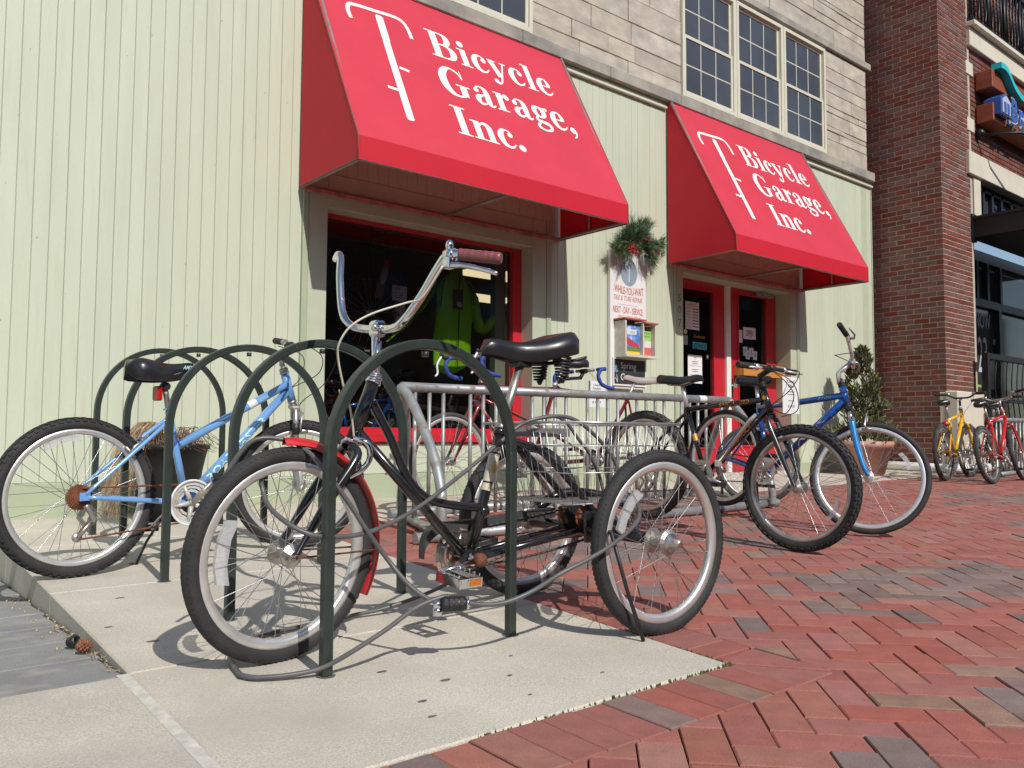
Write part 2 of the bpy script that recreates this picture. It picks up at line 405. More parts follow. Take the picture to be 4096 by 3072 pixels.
def pgeo(b, po, dz, ox=0, oy=0, oz=0, ch=.0032):
    n = len(po); a = sum(po[i][0]*po[(i+1) % n][1]-po[(i+1) % n][0]*po[i][1] for i in range(n))
    if a < 0: po = po[::-1]
    cx = sum(p[0] for p in po)/n; cy = sum(p[1] for p in po)/n
    tl = (dz[1], dz[2])
    def zz(p): return gz(*p)+dz[0]+tl[0]*(p[0]-cx)+tl[1]*(p[1]-cy)
    def ins(p):
        d = Vector((cx-p[0], cy-p[1])); L = d.length; return (p[0]+d.x/L*ch*1.5, p[1]+d.y/L*ch*1.5)
    vs = [(p[0]-ox, p[1]-oy, zz(p)-.035-oz) for p in po]+[(p[0]-ox, p[1]-oy, zz(p)-ch*.9-oz) for p in po]
    for p in po: q = ins(p); vs.append((q[0]-ox, q[1]-oy, zz(p)-oz))
    fs = [list(range(2*n, 3*n))]
    for i in range(n): j = (i+1) % n; fs += [(i, j, n+j, n+i), (n+i, n+j, 2*n+j, 2*n+i)]
    b.add(vs, fs)
pv = MB(); pv.add([(x, y, gz(x, y)-.03) for x, y in ((.6, -3.2), (16, -3.2), (16, 5.2), (2.2, 4.8), (2.15, 1.5), (.66, 1.5))], [(0, 1, 2, 3, 4, 5)])
pavo = struct(pv.build('paving', m_sand))
def show(po):
    cx = sum(p[0] for p in po)/len(po); cy = sum(p[1] for p in po)/len(po)
    q = toimg((cx, cy, gz(cx, cy)))
    if not inframe((cx, cy, gz(cx, cy)), 100): return 0
    return area(po)/q[2]**3
ordr = sorted(pavers, key=lambda e: -show(e[0]))
rest = MB()
for q, (po, k) in enumerate(ordr):
    dz = (-.003+.0022*(rr.random()-.5)*2, .010*(rr.random()-.5), .010*(rr.random()-.5)); c = pcol(po, k)
    if q < 290:
        cx = sum(p[0] for p in po)/len(po); cy = sum(p[1] for p in po)/len(po); b = MB(); pgeo(b, po, dz, cx, cy, gz(cx, cy))
        o = b.build('paver', (m_pr, m_po, m_pg, m_pt)[c], pavo); o.location = (cx, cy, gz(cx, cy))
    else: rest.cur = c; pgeo(rest, po, dz)
o = stuff(rest.build('far_pavers', [m_prs, m_pos, m_pgs, m_pts], pavo)); o['label'] = 'brick pavers farther off'
# moss and grit in the joint round the pad corner
m_moss = mat('moss', (.10, .12, .03), .95, var=.4, scale=80)
ms = MB()
for i in range(260):
    t = rr.random()
    if rr.random() < .55: x = XR(1.5)-.9*t*t; y = 1.501+.004*rr.random()
    else: y = 1.5+1.2*t*t; x = XR(y)+.003+.004*rr.random()
    z = gz(x, y)-.006; a = rr.random()*6.3; s_ = .002+.004*rr.random()
    ms.add([(x-s_*math.cos(a), y-s_*math.sin(a), z), (x+s_*math.cos(a), y+s_*math.sin(a), z), (x, y, z+.006+.006*rr.random())], [(0, 1, 2)])
stuff(ms.build('moss', m_moss, pavo))
# ------------------------------------------------------------------ bicycle shop building
m_green = mat('pale_green_paint', (.505, .545, .418), .55, var=.035, scale=1.6, bump=.12, bscale=30, stretch=(6, 6, .6), rnd=.02, fine=.02, fscale=60, col2=(.47, .50, .375), th=.66, wid=.1, s2=2.5)
m_green2 = mat('sage_green_paint', (.36, .41, .28), .55, var=.05, scale=3, bump=.1, bscale=40, fine=.03)
m_trim = mat('trim_paint', (.44, .48, .36), .5, var=.05, scale=5)
m_cream = mat('cream_vinyl', (.60, .58, .47), .45, var=.05, scale=4)
m_stone = mat('limestone', (.46, .41, .335), .85, var=.14, scale=6, bump=.7, bscale=55, rnd=.12, fine=.12, fscale=120, col2=(.33, .30, .26), th=.58, wid=.14, s2=3.5, stretch=(1, 1, 1.8))
m_stone2 = mat('ledge_limestone', (.34, .315, .27), .85, var=.18, scale=5, bump=.4, bscale=60, rnd=.08, col2=(.20, .19, .175), th=.56, wid=.12, s2=3)
m_mort = mat('mortar', (.19, .175, .15), .95, var=.15, scale=20, bump=.3)
m_red = mat('red_paint', (.50, .018, .03), .35, var=.08, scale=6, coat=.3)
m_wpost = mat('white_paint', (.72, .71, .66), .45, var=.04, scale=6)
m_glass = glassmat('shop_glass', .82)
m_dglass = mat('dark_window_glass', (.055, .062, .075), .22, var=.25, scale=1.2, spec=.5)
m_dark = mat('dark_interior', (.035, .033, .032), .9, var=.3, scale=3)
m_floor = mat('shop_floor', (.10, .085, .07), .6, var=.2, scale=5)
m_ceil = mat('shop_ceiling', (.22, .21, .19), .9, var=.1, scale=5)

shop = thing('shop_building', 'pale green boarded bicycle shop with limestone upper storey', 'building', (0, 0, 0))
LEFT = -4.0; RIGHT = 11.735
wx0, wx1, wz0, wz1 = 3.137, 5.27, .70, 2.486
dx0, dx1, dz1 = 7.481, 9.6, 2.535
b = MB()
for x0, x1, z0, z1 in ((LEFT, wx0-.02, -.2, 4.38), (wx0-.02, wx1+.02, -.2, wz0), (wx0-.02, wx1+.02, wz1+.03, 4.38), (wx1+.02, dx0-.02, -.2, 4.38), (dx0-.02, dx1+.02, dz1+.03, 4.38), (dx1+.02, RIGHT-.01, -.2, 4.38)):
    b.box(x0, x1, 6.012, 6.26, z0, z1)
wall = b.build('lower_wall', m_trim, shop)
# tongue-and-groove boards, each with eased edges
BWD = .0952
def board(x0, x1, z0, z1, dy=0):
    bb = MB(); e = .0035; gp = .0008
    prof = [(x0+gp, 6.012), (x0+gp, 6.0+e+dy), (x0+gp+e, 6.0+dy), (x1-gp-e, 6.0+dy), (x1-gp, 6.0+e+dy), (x1-gp, 6.012)]
    bb.prism(prof, z0, z1, lambda u, v, h: (u, v, h)); return bb.build('board', m_green, wall)
def boards(x0, x1, z0, z1):
    n = max(1, round((x1-x0)/BWD)); w = (x1-x0)/n
    for i in range(n): board(x0+i*w, x0+(i+1)*w, z0, z1, .0018*rr.random())
boards(-1.2, 2.924, .40, 4.374); boards(5.50, 7.331, .40, 4.374); boards(9.80, 11.72, .40, 4.374)
boards(2.924, 5.50, 2.76, 4.374); boards(7.331, 9.80, 2.76, 4.374)
bb = MB(); bb.box(LEFT, -1.2, 6.0, 6.011, .4, 4.374); bb.build('boarding', m_green, wall)
# base board, casings, header boards
def cb_(name, m, parent, *a, c=.004): q = MB(); q.cbox(*a, c=c); return q.build(name, m, parent)
for x0, x1 in ((LEFT, 7.475), (9.605, RIGHT)): cb_('base_board', m_green2, wall, x0, x1, 5.984, 6.0115, -.1, .398, c=.005)
cb_('base_gap', mat('base_shadow_gap', (.10, .09, .07), .9), wall, LEFT, 7.47, 5.995, 6.011, -.1, .03)
cb_('casing', m_green2, wall, 2.924, 2.972, 5.980, 6.0115, .40, 2.76)
cb_('casing', m_trim, wall, 2.974, wx0, 5.990, 6.2, .655, 2.76)
cb_('casing', m_trim, wall, wx1, 5.44, 5.990, 6.2, .655, 2.76)
cb_('casing', m_green2, wall, 5.442, 5.50, 5.980, 6.0115, .40, 2.76)
cb_('header', m_trim, wall, wx0+.002, wx1-.002, 5.992, 6.2, wz1, 2.758)
cb_('apron_panel', m_green, wall, 2.974, 5.44, 5.996, 6.0115, .40, .645)
cb_('casing', m_green2, wall, 7.331, 7.372, 5.980, 6.0115, .40, 2.76)
cb_('casing', m_trim, wall, 7.374, dx0, 5.990, 6.21, .26, 2.76)
cb_('casing', m_trim, wall, dx1, 9.735, 5.990, 6.21, .26, 2.76)
cb_('casing', m_green2, wall, 9.737, 9.80, 5.980, 6.0115, .26, 2.76)
cb_('header', m_trim, wall, dx0+.002, dx1-.002, 5.992, 6.2, dz1, 2.758)
for x0, x1 in ((5.66, 7.20), (9.9, RIGHT), (LEFT, 2.86)): cb_('moulding', m_cream, wall, x0, x1, 5.962, 6.0, 4.298, 4.33, c=.006); cb_('moulding', m_trim, wall, x0, x1, 5.982, 6.0, 4.332, 4.372, c=.004)
cb_('corner_board', m_trim, wall, 11.722, 11.738, 5.990, 6.2, -.1, 4.374)
q = MB()
for nm, u, t in (('5', 7.428, 2.235), ('0', 7.428, 2.105), ('7', 7.428, 1.96)): put_text(q, nm, lambda a, c: (a, 5.9875, c), u-.012, t-.035, .085, .055, 'c')
q.build('street_number', mat('number_bronze', (.16, .15, .12), .5, .3), wall)
q = MB()   # nail heads, knots and dents in the boards
for i in range(40):
    x = rr.uniform(.9, 2.9) if i < 30 else rr.uniform(5.6, 7.2); z = rr.uniform(.6, 4.2); r_ = .0018+.002*rr.random()
    q.add([(x+r_*math.cos(a), 5.9985, z+r_*math.sin(a)) for a in [k*PI/3 for k in range(6)]], [list(range(6))])
stuff(q.build('nail_holes', mat('nail_hole', (.13, .13, .09), .9), wall))

# stone ledge and ashlar upper storey
b = MB(); b.box(LEFT, 11.59, 5.985, 6.26, 4.376, 9.0)
# openings of the upper windows are cut as separate boxes below
up = None
WT = [(7.446, 10.467), (2.20, 5.215)]; WZ0, WZ1 = 4.515, 5.955
b = MB(); xs = [LEFT, WT[1][0], WT[1][1], WT[0][0], WT[0][1], 11.585]
for i in range(0, 6, 2): b.box(xs[i], xs[i+1], 5.992, 6.26, 4.376, 9.0)
for x0, x1 in WT: b.box(x0, x1, 5.992, 6.26, WZ1, 9.0); b.box(x0, x1, 5.992, 6.26, 4.376, WZ0-.02)
upper = b.build('upper_wall', m_mort, shop)
x = LEFT; 
while x < RIGHT-.01:
    x1 = min(x+rr.uniform(.95, 1.5), RIGHT)
    if RIGHT-x1 < .4: x1 = RIGHT
    cb_('ledge_stone', m_stone2, upper, x+.002, x1-.002, 5.925+.004*rr.random(), 6.02, 4.377, 4.508, c=.01); x = x1
def ashlar(x0, x1, z0, z1):
    z = z0
    while z < z1-.03:
        h = min(rr.choice((.065, .09, .12, .15, .19, .24, .27)), z1-z)
        if z1-z-h < .06: h = z1-z
        x = x0
        while x < x1-.01:
            L = rr.uniform(.30, .62)+h*rr.uniform(.2, 2.2); xe = min(x+L, x1)
            if x1-xe < .18: xe = x1
            q = MB(); e = .004; y0 = 5.968+.012*rr.random()
            q.cbox(x+e*.7, xe-e*.7, y0, 6.0, z+e*.6, z+h-e*.6, c=.006); q.build('stone', m_stone, upper); x = xe
        z += h
for (x0, x1) in ((WT[1][1], WT[0][0]), (WT[0][1], 11.6)): ashlar(x0, x1, 4.51, 5.985)
ashlar(4.0, WT[1][1], 5.96, 5.985+.3)
x = 4.0
while x < 11.66:
    x1 = min(x+rr.uniform(.9, 1.5), 11.68)
    if 11.68-x1 < .4: x1 = 11.68
    cb_('ledge_stone', m_stone2, upper, x+.002, x1-.002, 5.93+.004*rr.random(), 6.02, 5.99, 6.09, c=.008); x = x1
ashlar(5.6, 11.6, 6.092, 7.5)
q = MB(); q.box(LEFT, 5.6, 5.975, 5.992, 6.3, 9.0); q.box(LEFT, 2.2, 5.975, 5.991, 4.51, 6.3); q.build('far_stonework', m_stone, upper)
q = MB(); q.box(11.45, 11.60, 6.0, 16, -.2, 9.0); q.box(11.60, 11.72, 6.2, 16, -.2, 4.37); q.build('side_wall', m_trim, shop)
q = MB(); q.box(LEFT, 11.6, 6.26, 16, 8.9, 9.0); q.build('roof', m_mort, shop)

# upper windows: three double-hung units in a cream frame
def upper_unit(x0, x1, z0, z1, root):
    fr = MB(); fw = .042
    fr.box(x0, x0+fw, 5.945, 6.03, z0, z1); fr.box(x1-fw, x1, 5.945, 6.03, z0, z1); fr.box(x0+fw, x1-fw, 5.946, 6.03, z1-fw, z1); fr.box(x0+fw, x1-fw, 5.940, 6.03, z0, z0+fw*1.1)
    w = fr.build('window', m_cream, root)
    zm = (z0+z1)/2-.01; xa, xb = x0+fw, x1-fw
    for k, (za, zb, yy) in enumerate(((zm-.02, z1-fw, 5.985), (z0+fw*1.1, zm+.02, 5.962))):
        s_ = MB(); t = .036
        s_.box(xa+.001, xa+t, yy, yy+.03, za, zb); s_.box(xb-t, xb-.001, yy, yy+.03, za, zb); s_.box(xa+t, xb-t, yy+.001, yy+.03, za, za+t); s_.box(xa+t, xb-t, yy+.001, yy+.03, zb-t, zb)
        gx0, gx1, gz0, gz1 = xa+t, xb-t, za+t, zb-t
        mw = .013
        for i in (1, 2): xm = gx0+(gx1-gx0)*i/3; s_.box(xm-mw/2, xm+mw/2, yy+.010, yy+.018, gz0, gz1)
        zm2 = (gz0+gz1)/2; s_.box(gx0, gx1, yy+.0095, yy+.0185, zm2-mw/2, zm2+mw/2)
        s_.build('sash', m_cream, w)
        for i in range(3):
            for j in range(2):
                pa = MB(); ex = (gx1-gx0)/3; ez = (gz1-gz0)/2
                pa.box(gx0+i*ex+.001, gx0+(i+1)*ex-.001, yy+.012, yy+.016, gz0+j*ez+.001, gz0+(j+1)*ez-.001); pa.build('pane', m_dglass, w)
for (x0, x1) in WT:
    n = 3; wdt = (x1-x0)/n
    for i in range(n): upper_unit(x0+i*wdt+(.012 if i else 0), x0+(i+1)*wdt-(.012 if i < n-1 else 0), WZ0, WZ1, shop)
    q = MB()
    for i in (1, 2): q.box(x0+i*wdt-.012, x0+i*wdt+.012, 5.952, 6.03, WZ0, WZ1)
    q.box(x0, x1, 6.031, 6.045, WZ0, WZ1); q.build('mullion', m_cream, upper)
for (x0, x1) in WT:
    q = MB(); q.box(x0, x1, 6.046, 6.06, WZ0, WZ1); q.build('blind', m_dark, upper)

# shop window
sw = MB(); y0, y1 = 6.15, 6.24
sw.box(wx0, wx1-.001, y0, y1, 2.455, 2.54); sw.box(wx1-.105, wx1-.002, y0, y1, .775, 2.455); sw.box(wx0+.001, wx0+.06, y0, y1, .775, 2.455)
swo = sw.build('shop_window', m_red, shop)
q = MB(); q.cbox(wx0-.03, wx1+.02, 5.955, 6.24, .655, .725, c=.006); q.box(wx0+.002, wx1-.003, 6.12, 6.24, .726, .775); q.build('sill', m_red, swo)
q = MB(); q.box(wx0+.062, wx1-.107, 6.19, 6.197, .776, 2.459); q.build('glass', m_glass, swo)
q = MB(); q.box(wx0, wx1, 6.2, 6.26, 2.545, 2.60); q.box(wx1-.23, wx1-.107, 6.262, 6.34, .70, 2.5); q.build('inner_jamb', m_green2, swo)

# doors
d_y0, d_y1 = 6.195, 6.235
def door(x0, x1, gx0, gx1, gz0, gz1, z0, z1, root):
    q = MB()
    q.box(x0, gx0, d_y0, d_y1, z0, z1); q.box(gx1, x1, d_y0, d_y1, z0, z1); q.box(gx0, gx1, d_y0+.0005, d_y1, z0, gz0); q.box(gx0, gx1, d_y0+.0005, d_y1, gz1, z1)
    t = .022
    o = q.build('door', m_red, root)
    q = MB(); q.box(gx0-t, gx0, d_y0-.012, d_y0, gz0-t, gz1+t); q.box(gx1, gx1+t, d_y0-.012, d_y0, gz0-t, gz1+t); q.box(gx0, gx1, d_y0-.012, d_y0, gz0-t, gz0); q.box(gx0, gx1, d_y0-.012, d_y0, gz1, gz1+t); q.build('glazing_bead', m_red, o)
    q = MB(); q.box(gx0+.001, gx1-.001, d_y0+.014, d_y0+.020, gz0+.001, gz1-.001); q.build('glass', m_glass, o)
    return o
dz0 = .315
d1 = door(7.50, 8.505, 7.60, 8.285, .60, 2.42, dz0, 2.56, shop)
d2 = door(8.605, 9.585, 8.785, 9.365, .625, 2.46, dz0, 2.56, shop)
cb_('door_post', m_wpost, shop, 8.512, 8.598, 6.165, 6.24, .30, 2.572, c=.005)
cb_('threshold', mat('threshold', (.45, .42, .37), .7), shop, 7.46, 9.62, 5.93, 6.25, .20, .305, c=.008)
q = MB(); q.box(8.62, 8.655, d_y0-.015, d_y0, 1.20, 1.42); q.sph((8.638, d_y0-.06, 1.335), .032); q.tube([(8.638, d_y0, 1.335), (8.638, d_y0-.05, 1.335)], .012); q.build('door_knob', mat('satin_steel', (.6, .59, .56), .25, 1), d2)
q = MB(); q.cbox(9.15, 9.47, d_y0-.06, d_y0-.0, 2.475, 2.535, c=.006); q.tube([(9.35, d_y0-.05, 2.48), (9.1, d_y0-.16, 2.49)], .01); q.build('door_closer', mat('closer_grey', (.32, .32, .32), .4, .3), d2)
# wooden plank fixed across the right door as a push bar
q = MB(); q.cbox(8.68, 9.56, d_y0-.15, d_y0-.125, 1.455, 1.605, c=.004); q.cbox(8.68, 8.71, d_y0-.125, d_y0, 1.46, 1.60, c=.003); q.cbox(9.52, 9.555, d_y0-.125, d_y0, 1.46, 1.60, c=.003)
q.build('push_plank', mat('varnished_pine', (.52, .22, .05), .45, var=.25, scale=9, stretch=(.6, 4, 6), coat=.2), d2)
# notices on the glass
m_paper = mat('paper', (.72, .72, .72), .7, var=.03); m_ink = mat('ink', (.03, .03, .035), .7); m_inkg = mat('grey_ink', (.12, .12, .14), .7)
GY = d_y0+.0125
def sheet(name, x0, x1, z0, z1, m, parent, y=GY, rot=0.):
    q = MB(); cx, cz = (x0+x1)/2, (z0+z1)/2; ca, sa = math.cos(rot), math.sin(rot)
    P = [(cx+(x-cx)*ca-(z-cz)*sa, y, cz+(x-cx)*sa+(z-cz)*ca) for x, z in ((x0, z0), (x1, z0), (x1, z1), (x0, z1))]
    q.add(P+[(p[0], p[1]+.0008, p[2]) for p in P], [(0, 1, 2, 3), (7, 6, 5, 4), (0, 4, 5, 1), (1, 5, 6, 2), (2, 6, 7, 3), (3, 7, 4, 0)]); return q.build(name, m, parent)
def onw(y): return lambda u, v: (u, y-.0008, v)
s1 = sheet('hours_notice', 7.79, 8.04, 1.955, 2.275, m_paper, d1)
q = MB(); put_text(q, 'HOURS', onw(GY), 7.915, 2.225, .03, .16, 'c')
for i, dn in enumerate(('Monday', 'Tuesday', 'Wednesday', 'Thursday', 'Friday', 'Saturday', 'Sunday')):
    put_text(q, dn, onw(GY), 7.805, 2.187-i*.034, .017, .075); [q.box(7.925+a, 7.925+a+w_, GY-.0008, GY-.0006, 2.188-i*.034, 2.202-i*.034) for a, w_ in ((0, .042), (.048, .008), (.062, .036))]
q.build('hours_lettering', m_inkg, s1)
s1 = sheet('sticker', 7.92, 8.18, 1.735, 1.815, mat('cyan_sticker', (.06, .42, .52), .4), d1)
q = MB(); put_text(q, '@BIKE', onw(GY), 7.935, 1.75, .05, .235, 'l', bold=.012); q.build('sticker_lettering', m_ink, s1)
q = MB(); put_text(q, 'Continental', onw(GY+.001), 7.94, 1.865, .034, .21, 'l', shear=.2, bold=.01); q.build('orange_sticker', mat('orange_print', (.62, .14, .02), .5), d1)
sheet('sticker', 7.76, 7.83, 1.77, 1.88, mat('grey_sticker', (.3, .3, .28), .5), d1)
q = MB(); q.lathe([(0, 0), (.03, 0)], 16, (7.79, GY-.001, 1.92), 'y'); q.build('round_sticker', mat('round_sticker', (.55, .53, .25), .5), d1)
q = MB(); q.lathe([(0, 0), (.036, 0)], 16, (8.19, GY-.001, 1.66), 'y'); q.build('round_sticker', m_ink, d1)
q = MB(); q.lathe([(0, 0), (.018, 0)], 12, (8.19, GY-.002, 1.66), 'y'); q.build('round_sticker', m_paper, d1)
s1 = sheet('notice', 7.83, 8.09, 1.335, 1.66, m_paper, d1)
q = MB()
for i, w in enumerate((.05, .012, .11, .10, 0, 0, .12, .10, 0, .08, .07)):
    if w: q.box(7.96-w/2, 7.96+w/2, GY-.0008, GY-.0006, 1.627-i*.023, 1.635-i*.023)
q.box(7.85, 8.07, GY-.0008, GY-.0006, 1.535, 1.538); q.box(7.85, 8.07, GY-.0008, GY-.0006, 1.43, 1.433); q.build('notice_lettering', m_inkg, s1)
GY2 = GY
s1 = sheet('open_sign', 8.905, 9.165, 1.93, 2.075, m_paper, d2, rot=.02)
q = MB(); put_text(q, 'OPEN', onw(GY), 9.035, 1.965, .075, .15, 'c', bold=.02); q.build('open_lettering', m_inkg, s1)
sheet('notice', 8.79, 8.885, 1.875, 2.03, m_paper, d2, y=GY+.0005)
for t, x, z, r_ in (('P', 8.95, 1.775, .05), ('U', 9.0, 1.735, -.04), ('S', 9.075, 1.77, .03), ('H', 9.15, 1.735, -.05)):
    s1 = sheet('letter_card', x-.045, x+.04, z-.055, z+.055, m_paper, d2, y=GY+.0012*(t in 'PS'), rot=r_)
    q = MB(); put_text(q, t, onw(GY), x-.003, z-.03, .06, .04, 'c', bold=.02); q.build('letter', mat('blue_ink', (.10, .30, .42), .6), s1)

# the room behind the glass
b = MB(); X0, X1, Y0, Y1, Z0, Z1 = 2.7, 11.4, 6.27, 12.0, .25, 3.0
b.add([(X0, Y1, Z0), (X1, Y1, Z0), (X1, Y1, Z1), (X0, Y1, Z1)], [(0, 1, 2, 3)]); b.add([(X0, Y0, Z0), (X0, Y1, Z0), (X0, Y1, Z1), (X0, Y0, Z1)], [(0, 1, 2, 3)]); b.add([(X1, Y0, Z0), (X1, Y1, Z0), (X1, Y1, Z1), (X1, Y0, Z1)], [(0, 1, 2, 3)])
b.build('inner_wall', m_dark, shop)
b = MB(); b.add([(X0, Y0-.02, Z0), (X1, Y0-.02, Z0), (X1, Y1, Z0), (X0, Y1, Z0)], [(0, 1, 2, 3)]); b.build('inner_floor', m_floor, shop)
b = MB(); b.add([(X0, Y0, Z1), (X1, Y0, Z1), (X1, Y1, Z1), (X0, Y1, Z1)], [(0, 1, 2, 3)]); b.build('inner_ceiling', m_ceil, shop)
m_lamp = emit('ceiling_lamp', (1, .86, .5), 1.3)
for lx, ly, ll in ((7.45, 9.2, 'nearer pale yellow ceiling panel light, above the jacket cuff behind the shop glass'), (8.5, 10.9, 'deeper pale yellow ceiling panel light, seen below the other at jacket shoulder')):
    t = thing('ceiling_light', ll, 'light', (lx, ly, Z1), group='ceiling lights inside the shop')
    q = MB(); q.box(-.62, .62, -.32, .32, -.05, -.001); q.build('housing', m_cream, t); q = MB(); q.box(-.6, .6, -.3, .3, -.056, -.0505); q.build('diffuser', m_lamp, t)
# ------------------------------------------------------------------ serif lettering for the awnings, drawn stroke by stroke
def S(*pts): return ('s', pts)
def Rr(x0, x1, y0, y1): return ('r', (x0, x1, y0, y1))
def Dt(x, y, r): return ('d', (x, y, r))
xh = .66
GL = {
 'I': (.50, [Rr(.14, .36, 0, 1), Rr(.02, .48, 0, .045), Rr(.02, .48, .955, 1)]),
 'i': (.42, [Rr(.11, .31, 0, xh), Rr(.01, .41, 0, .045), S((.01, .635, .018), (.12, .64, .022)), Dt(.205, .86, .115)]),
 'l': (.42, [Rr(.11, .31, 0, 1), Rr(.01, .41, 0, .045), S((.01, .975, .018), (.12, .98, .022))]),
 'n': (.80, [Rr(.10, .30, 0, xh), Rr(.0, .40, 0, .045), S((.0, .635, .018), (.12, .64, .022)), S((.26, .50, .02), (.38, .61, .04), (.50, .62, .065), (.59, .52, .095), (.60, .36, .10), (.60, .01, .10)), Rr(.42, .79, 0, .045)]),
 'r': (.58, [Rr(.10, .30, 0, xh), Rr(.0, .42, 0, .045), S((.0, .635, .018), (.12, .64, .022)), S((.28, .44, .02), (.34, .57, .035), (.44, .63, .04), (.50, .61, .04)), Dt(.475, .555, .09)]),
 'c': (.60, [Dt(.46, .49, .09), S((.50, .50, .035), (.46, .60, .03), (.34, .645, .028), (.20, .58, .07), (.125, .42, .102), (.12, .28, .105), (.18, .10, .08), (.32, .015, .045), (.46, .06, .028), (.56, .17, .018))]),
 'e': (.62, [S((.15, .355, .022), (.52, .355, .022)), S((.48, .355, .07), (.475, .48, .075), (.42, .60, .045), (.33, .648, .025), (.20, .58, .07), (.125, .42, .102), (.12, .28, .105), (.18, .10, .08), (.33, .015, .045), (.48, .06, .028), (.58, .17, .018))]),
 'a': (.70, [Dt(.14, .49, .088), S((.11, .52, .03), (.20, .625, .028), (.32, .648, .03), (.44, .58, .075), (.475, .44, .098), (.475, .14, .098), (.53, .035, .055), (.60, .03, .035), (.68, .09, .018)), S((.46, .40, .02), (.32, .345, .03), (.16, .26, .075), (.12, .155, .09), (.17, .045, .06), (.27, .02, .04), (.42, .10, .022))]),
 'y': (.68, [S((.115, .63, .095), (.33, .04, .10)), S((.57, .63, .028), (.36, .02, .03), (.27, -.19, .032), (.17, -.255, .035), (.08, -.22, .035)), Dt(.095, -.185, .085), Rr(.0, .30, .615, xh), Rr(.44, .68, .615, xh)]),
 'g': (.66, [S((.28, .625, .03), (.14, .54, .085), (.12, .43, .095), (.15, .32, .08), (.28, .23, .03), (.42, .32, .08), (.45, .43, .095), (.42, .54, .085), (.28, .625, .03)), S((.20, .25, .025), (.11, .17, .04), (.13, .085, .055), (.30, .05, .06), (.48, .02, .07), (.56, -.08, .06), (.50, -.20, .045), (.30, -.255, .035), (.10, -.20, .05), (.08, -.10, .05), (.18, -.015, .028)), S((.46, .55, .025), (.54, .62, .03), (.60, .63, .03)), Dt(.60, .60, .055)]),
 'B': (.92, [Rr(.12, .35, 0, 1), Rr(.0, .40, 0, .045), Rr(.0, .40, .955, 1), S((.30, .975, .024), (.50, .972, .03), (.64, .90, .085), (.675, .76, .11), (.62, .61, .075), (.48, .54, .03), (.30, .53, .024)), S((.44, .53, .024), (.60, .505, .04), (.73, .40, .095), (.76, .27, .115), (.70, .11, .085), (.54, .03, .032), (.30, .022, .022))]),
 'G': (1.04, [S((.80, .70, .02), (.74, .86, .03), (.62, .95, .032), (.48, .985, .03), (.32, .91, .085), (.19, .72, .118), (.155, .50, .13), (.20, .26, .12), (.34, .07, .075), (.52, .015, .035), (.70, .05, .03), (.80, .12, .03)), Rr(.64, .86, .06, .42), Rr(.52, .97, .40, .445), S((.80, 1.0, .012), (.81, .68, .022))]),
 ',': (.30, [Dt(.14, .10, .12), S((.23, .10, .03), (.24, .0, .03), (.18, -.12, .028), (.08, -.20, .012))]),
 '.': (.30, [Dt(.13, .105, .12)]),
}
def glyphs(mb, txt, fn, u, v, cap, width):
    tot = sum(GL[c][0]+.03 for c in txt)*1.0; sx = width/(tot-.03); x = 0.; lay = 0
    for ch in txt:
        w, parts = GL[ch]
        for kind, p in parts:
            lay += 1; h = .0008+.00025*(lay % 6)
            F = lambda a, c, x=x, h=h: fn(u+(x+a)*sx, v+c*cap, h)
            if kind == 'r':
                x0, x1, y0, y1 = p; mb.add([F(x0, y0), F(x1, y0), F(x1, y1), F(x0, y1)], [(0, 1, 2, 3)])
            elif kind == 'd':
                n = 20; mb.add([F(p[0]+p[2]*math.cos(2*PI*i/n), p[1]+p[2]*math.sin(2*PI*i/n)) for i in range(n)], [list(range(n))])
            else: ribbon(mb, p, F)
        x += w+.03
def ribbon(mb, pts, F, n=7):
    cp = spline(pts, n) if len(pts) > 2 else list(pts)
    if len(cp) == 2: cp = [tuple(a+(b-a)*t/3 for a, b in zip(cp[0], cp[1])) for t in range(4)]
    L = []; Rg = []
    for i, (x, y, w) in enumerate(cp):
        a = cp[max(0, i-1)]; b = cp[min(len(cp)-1, i+1)]; dx, dy = b[0]-a[0], b[1]-a[1]; d = math.hypot(dx, dy) or 1
        L.append(F(x-dy/d*w, y+dx/d*w)); Rg.append(F(x+dy/d*w, y-dx/d*w))
    k = len(cp); mb.add(L+Rg, [(i, k+i, k+i+1, i+1) for i in range(k-1)])

# ------------------------------------------------------------------ awnings
def awning_mat(name, col):
    m = mat(name, col, .55, var=.05, scale=2.5, sheen=.0, spec=.45, fine=.03, fscale=500, stretch=(1, 1, 1))
    nt = m.node_tree; n = nt.nodes; l = nt.links; b = n['Principled BSDF']; out = n['Material Output']
    t = n.new('ShaderNodeBsdfTranslucent'); t.inputs[0].default_value = (.75, .055, .04, 1); mx = n.new('ShaderNodeMixShader'); mx.inputs[0].default_value = .30
    l.new(b.outputs[0], mx.inputs[1]); l.new(t.outputs[0], mx.inputs[2]); l.new(mx.outputs[0], out.inputs[0]); return m
m_awn = awning_mat('awning_red', (.70, .020, .042)); m_awc = awning_mat('paler_awning_red', (.74, .058, .095)); m_vinyl = mat('white_vinyl', (.80, .79, .74), .5, var=.02)  # sloping cover gets a paler, pinker red than valance and side panels
m_awf = mat('awning_frame', (.30, .27, .24), .5, .4, var=.15, scale=8); m_edge = mat('awning_piping', (.17, .06, .05), .6); m_pink = mat('awning_hem', (.50, .20, .19), .7, var=.2, scale=15, col2=(.25, .12, .1), th=.62)
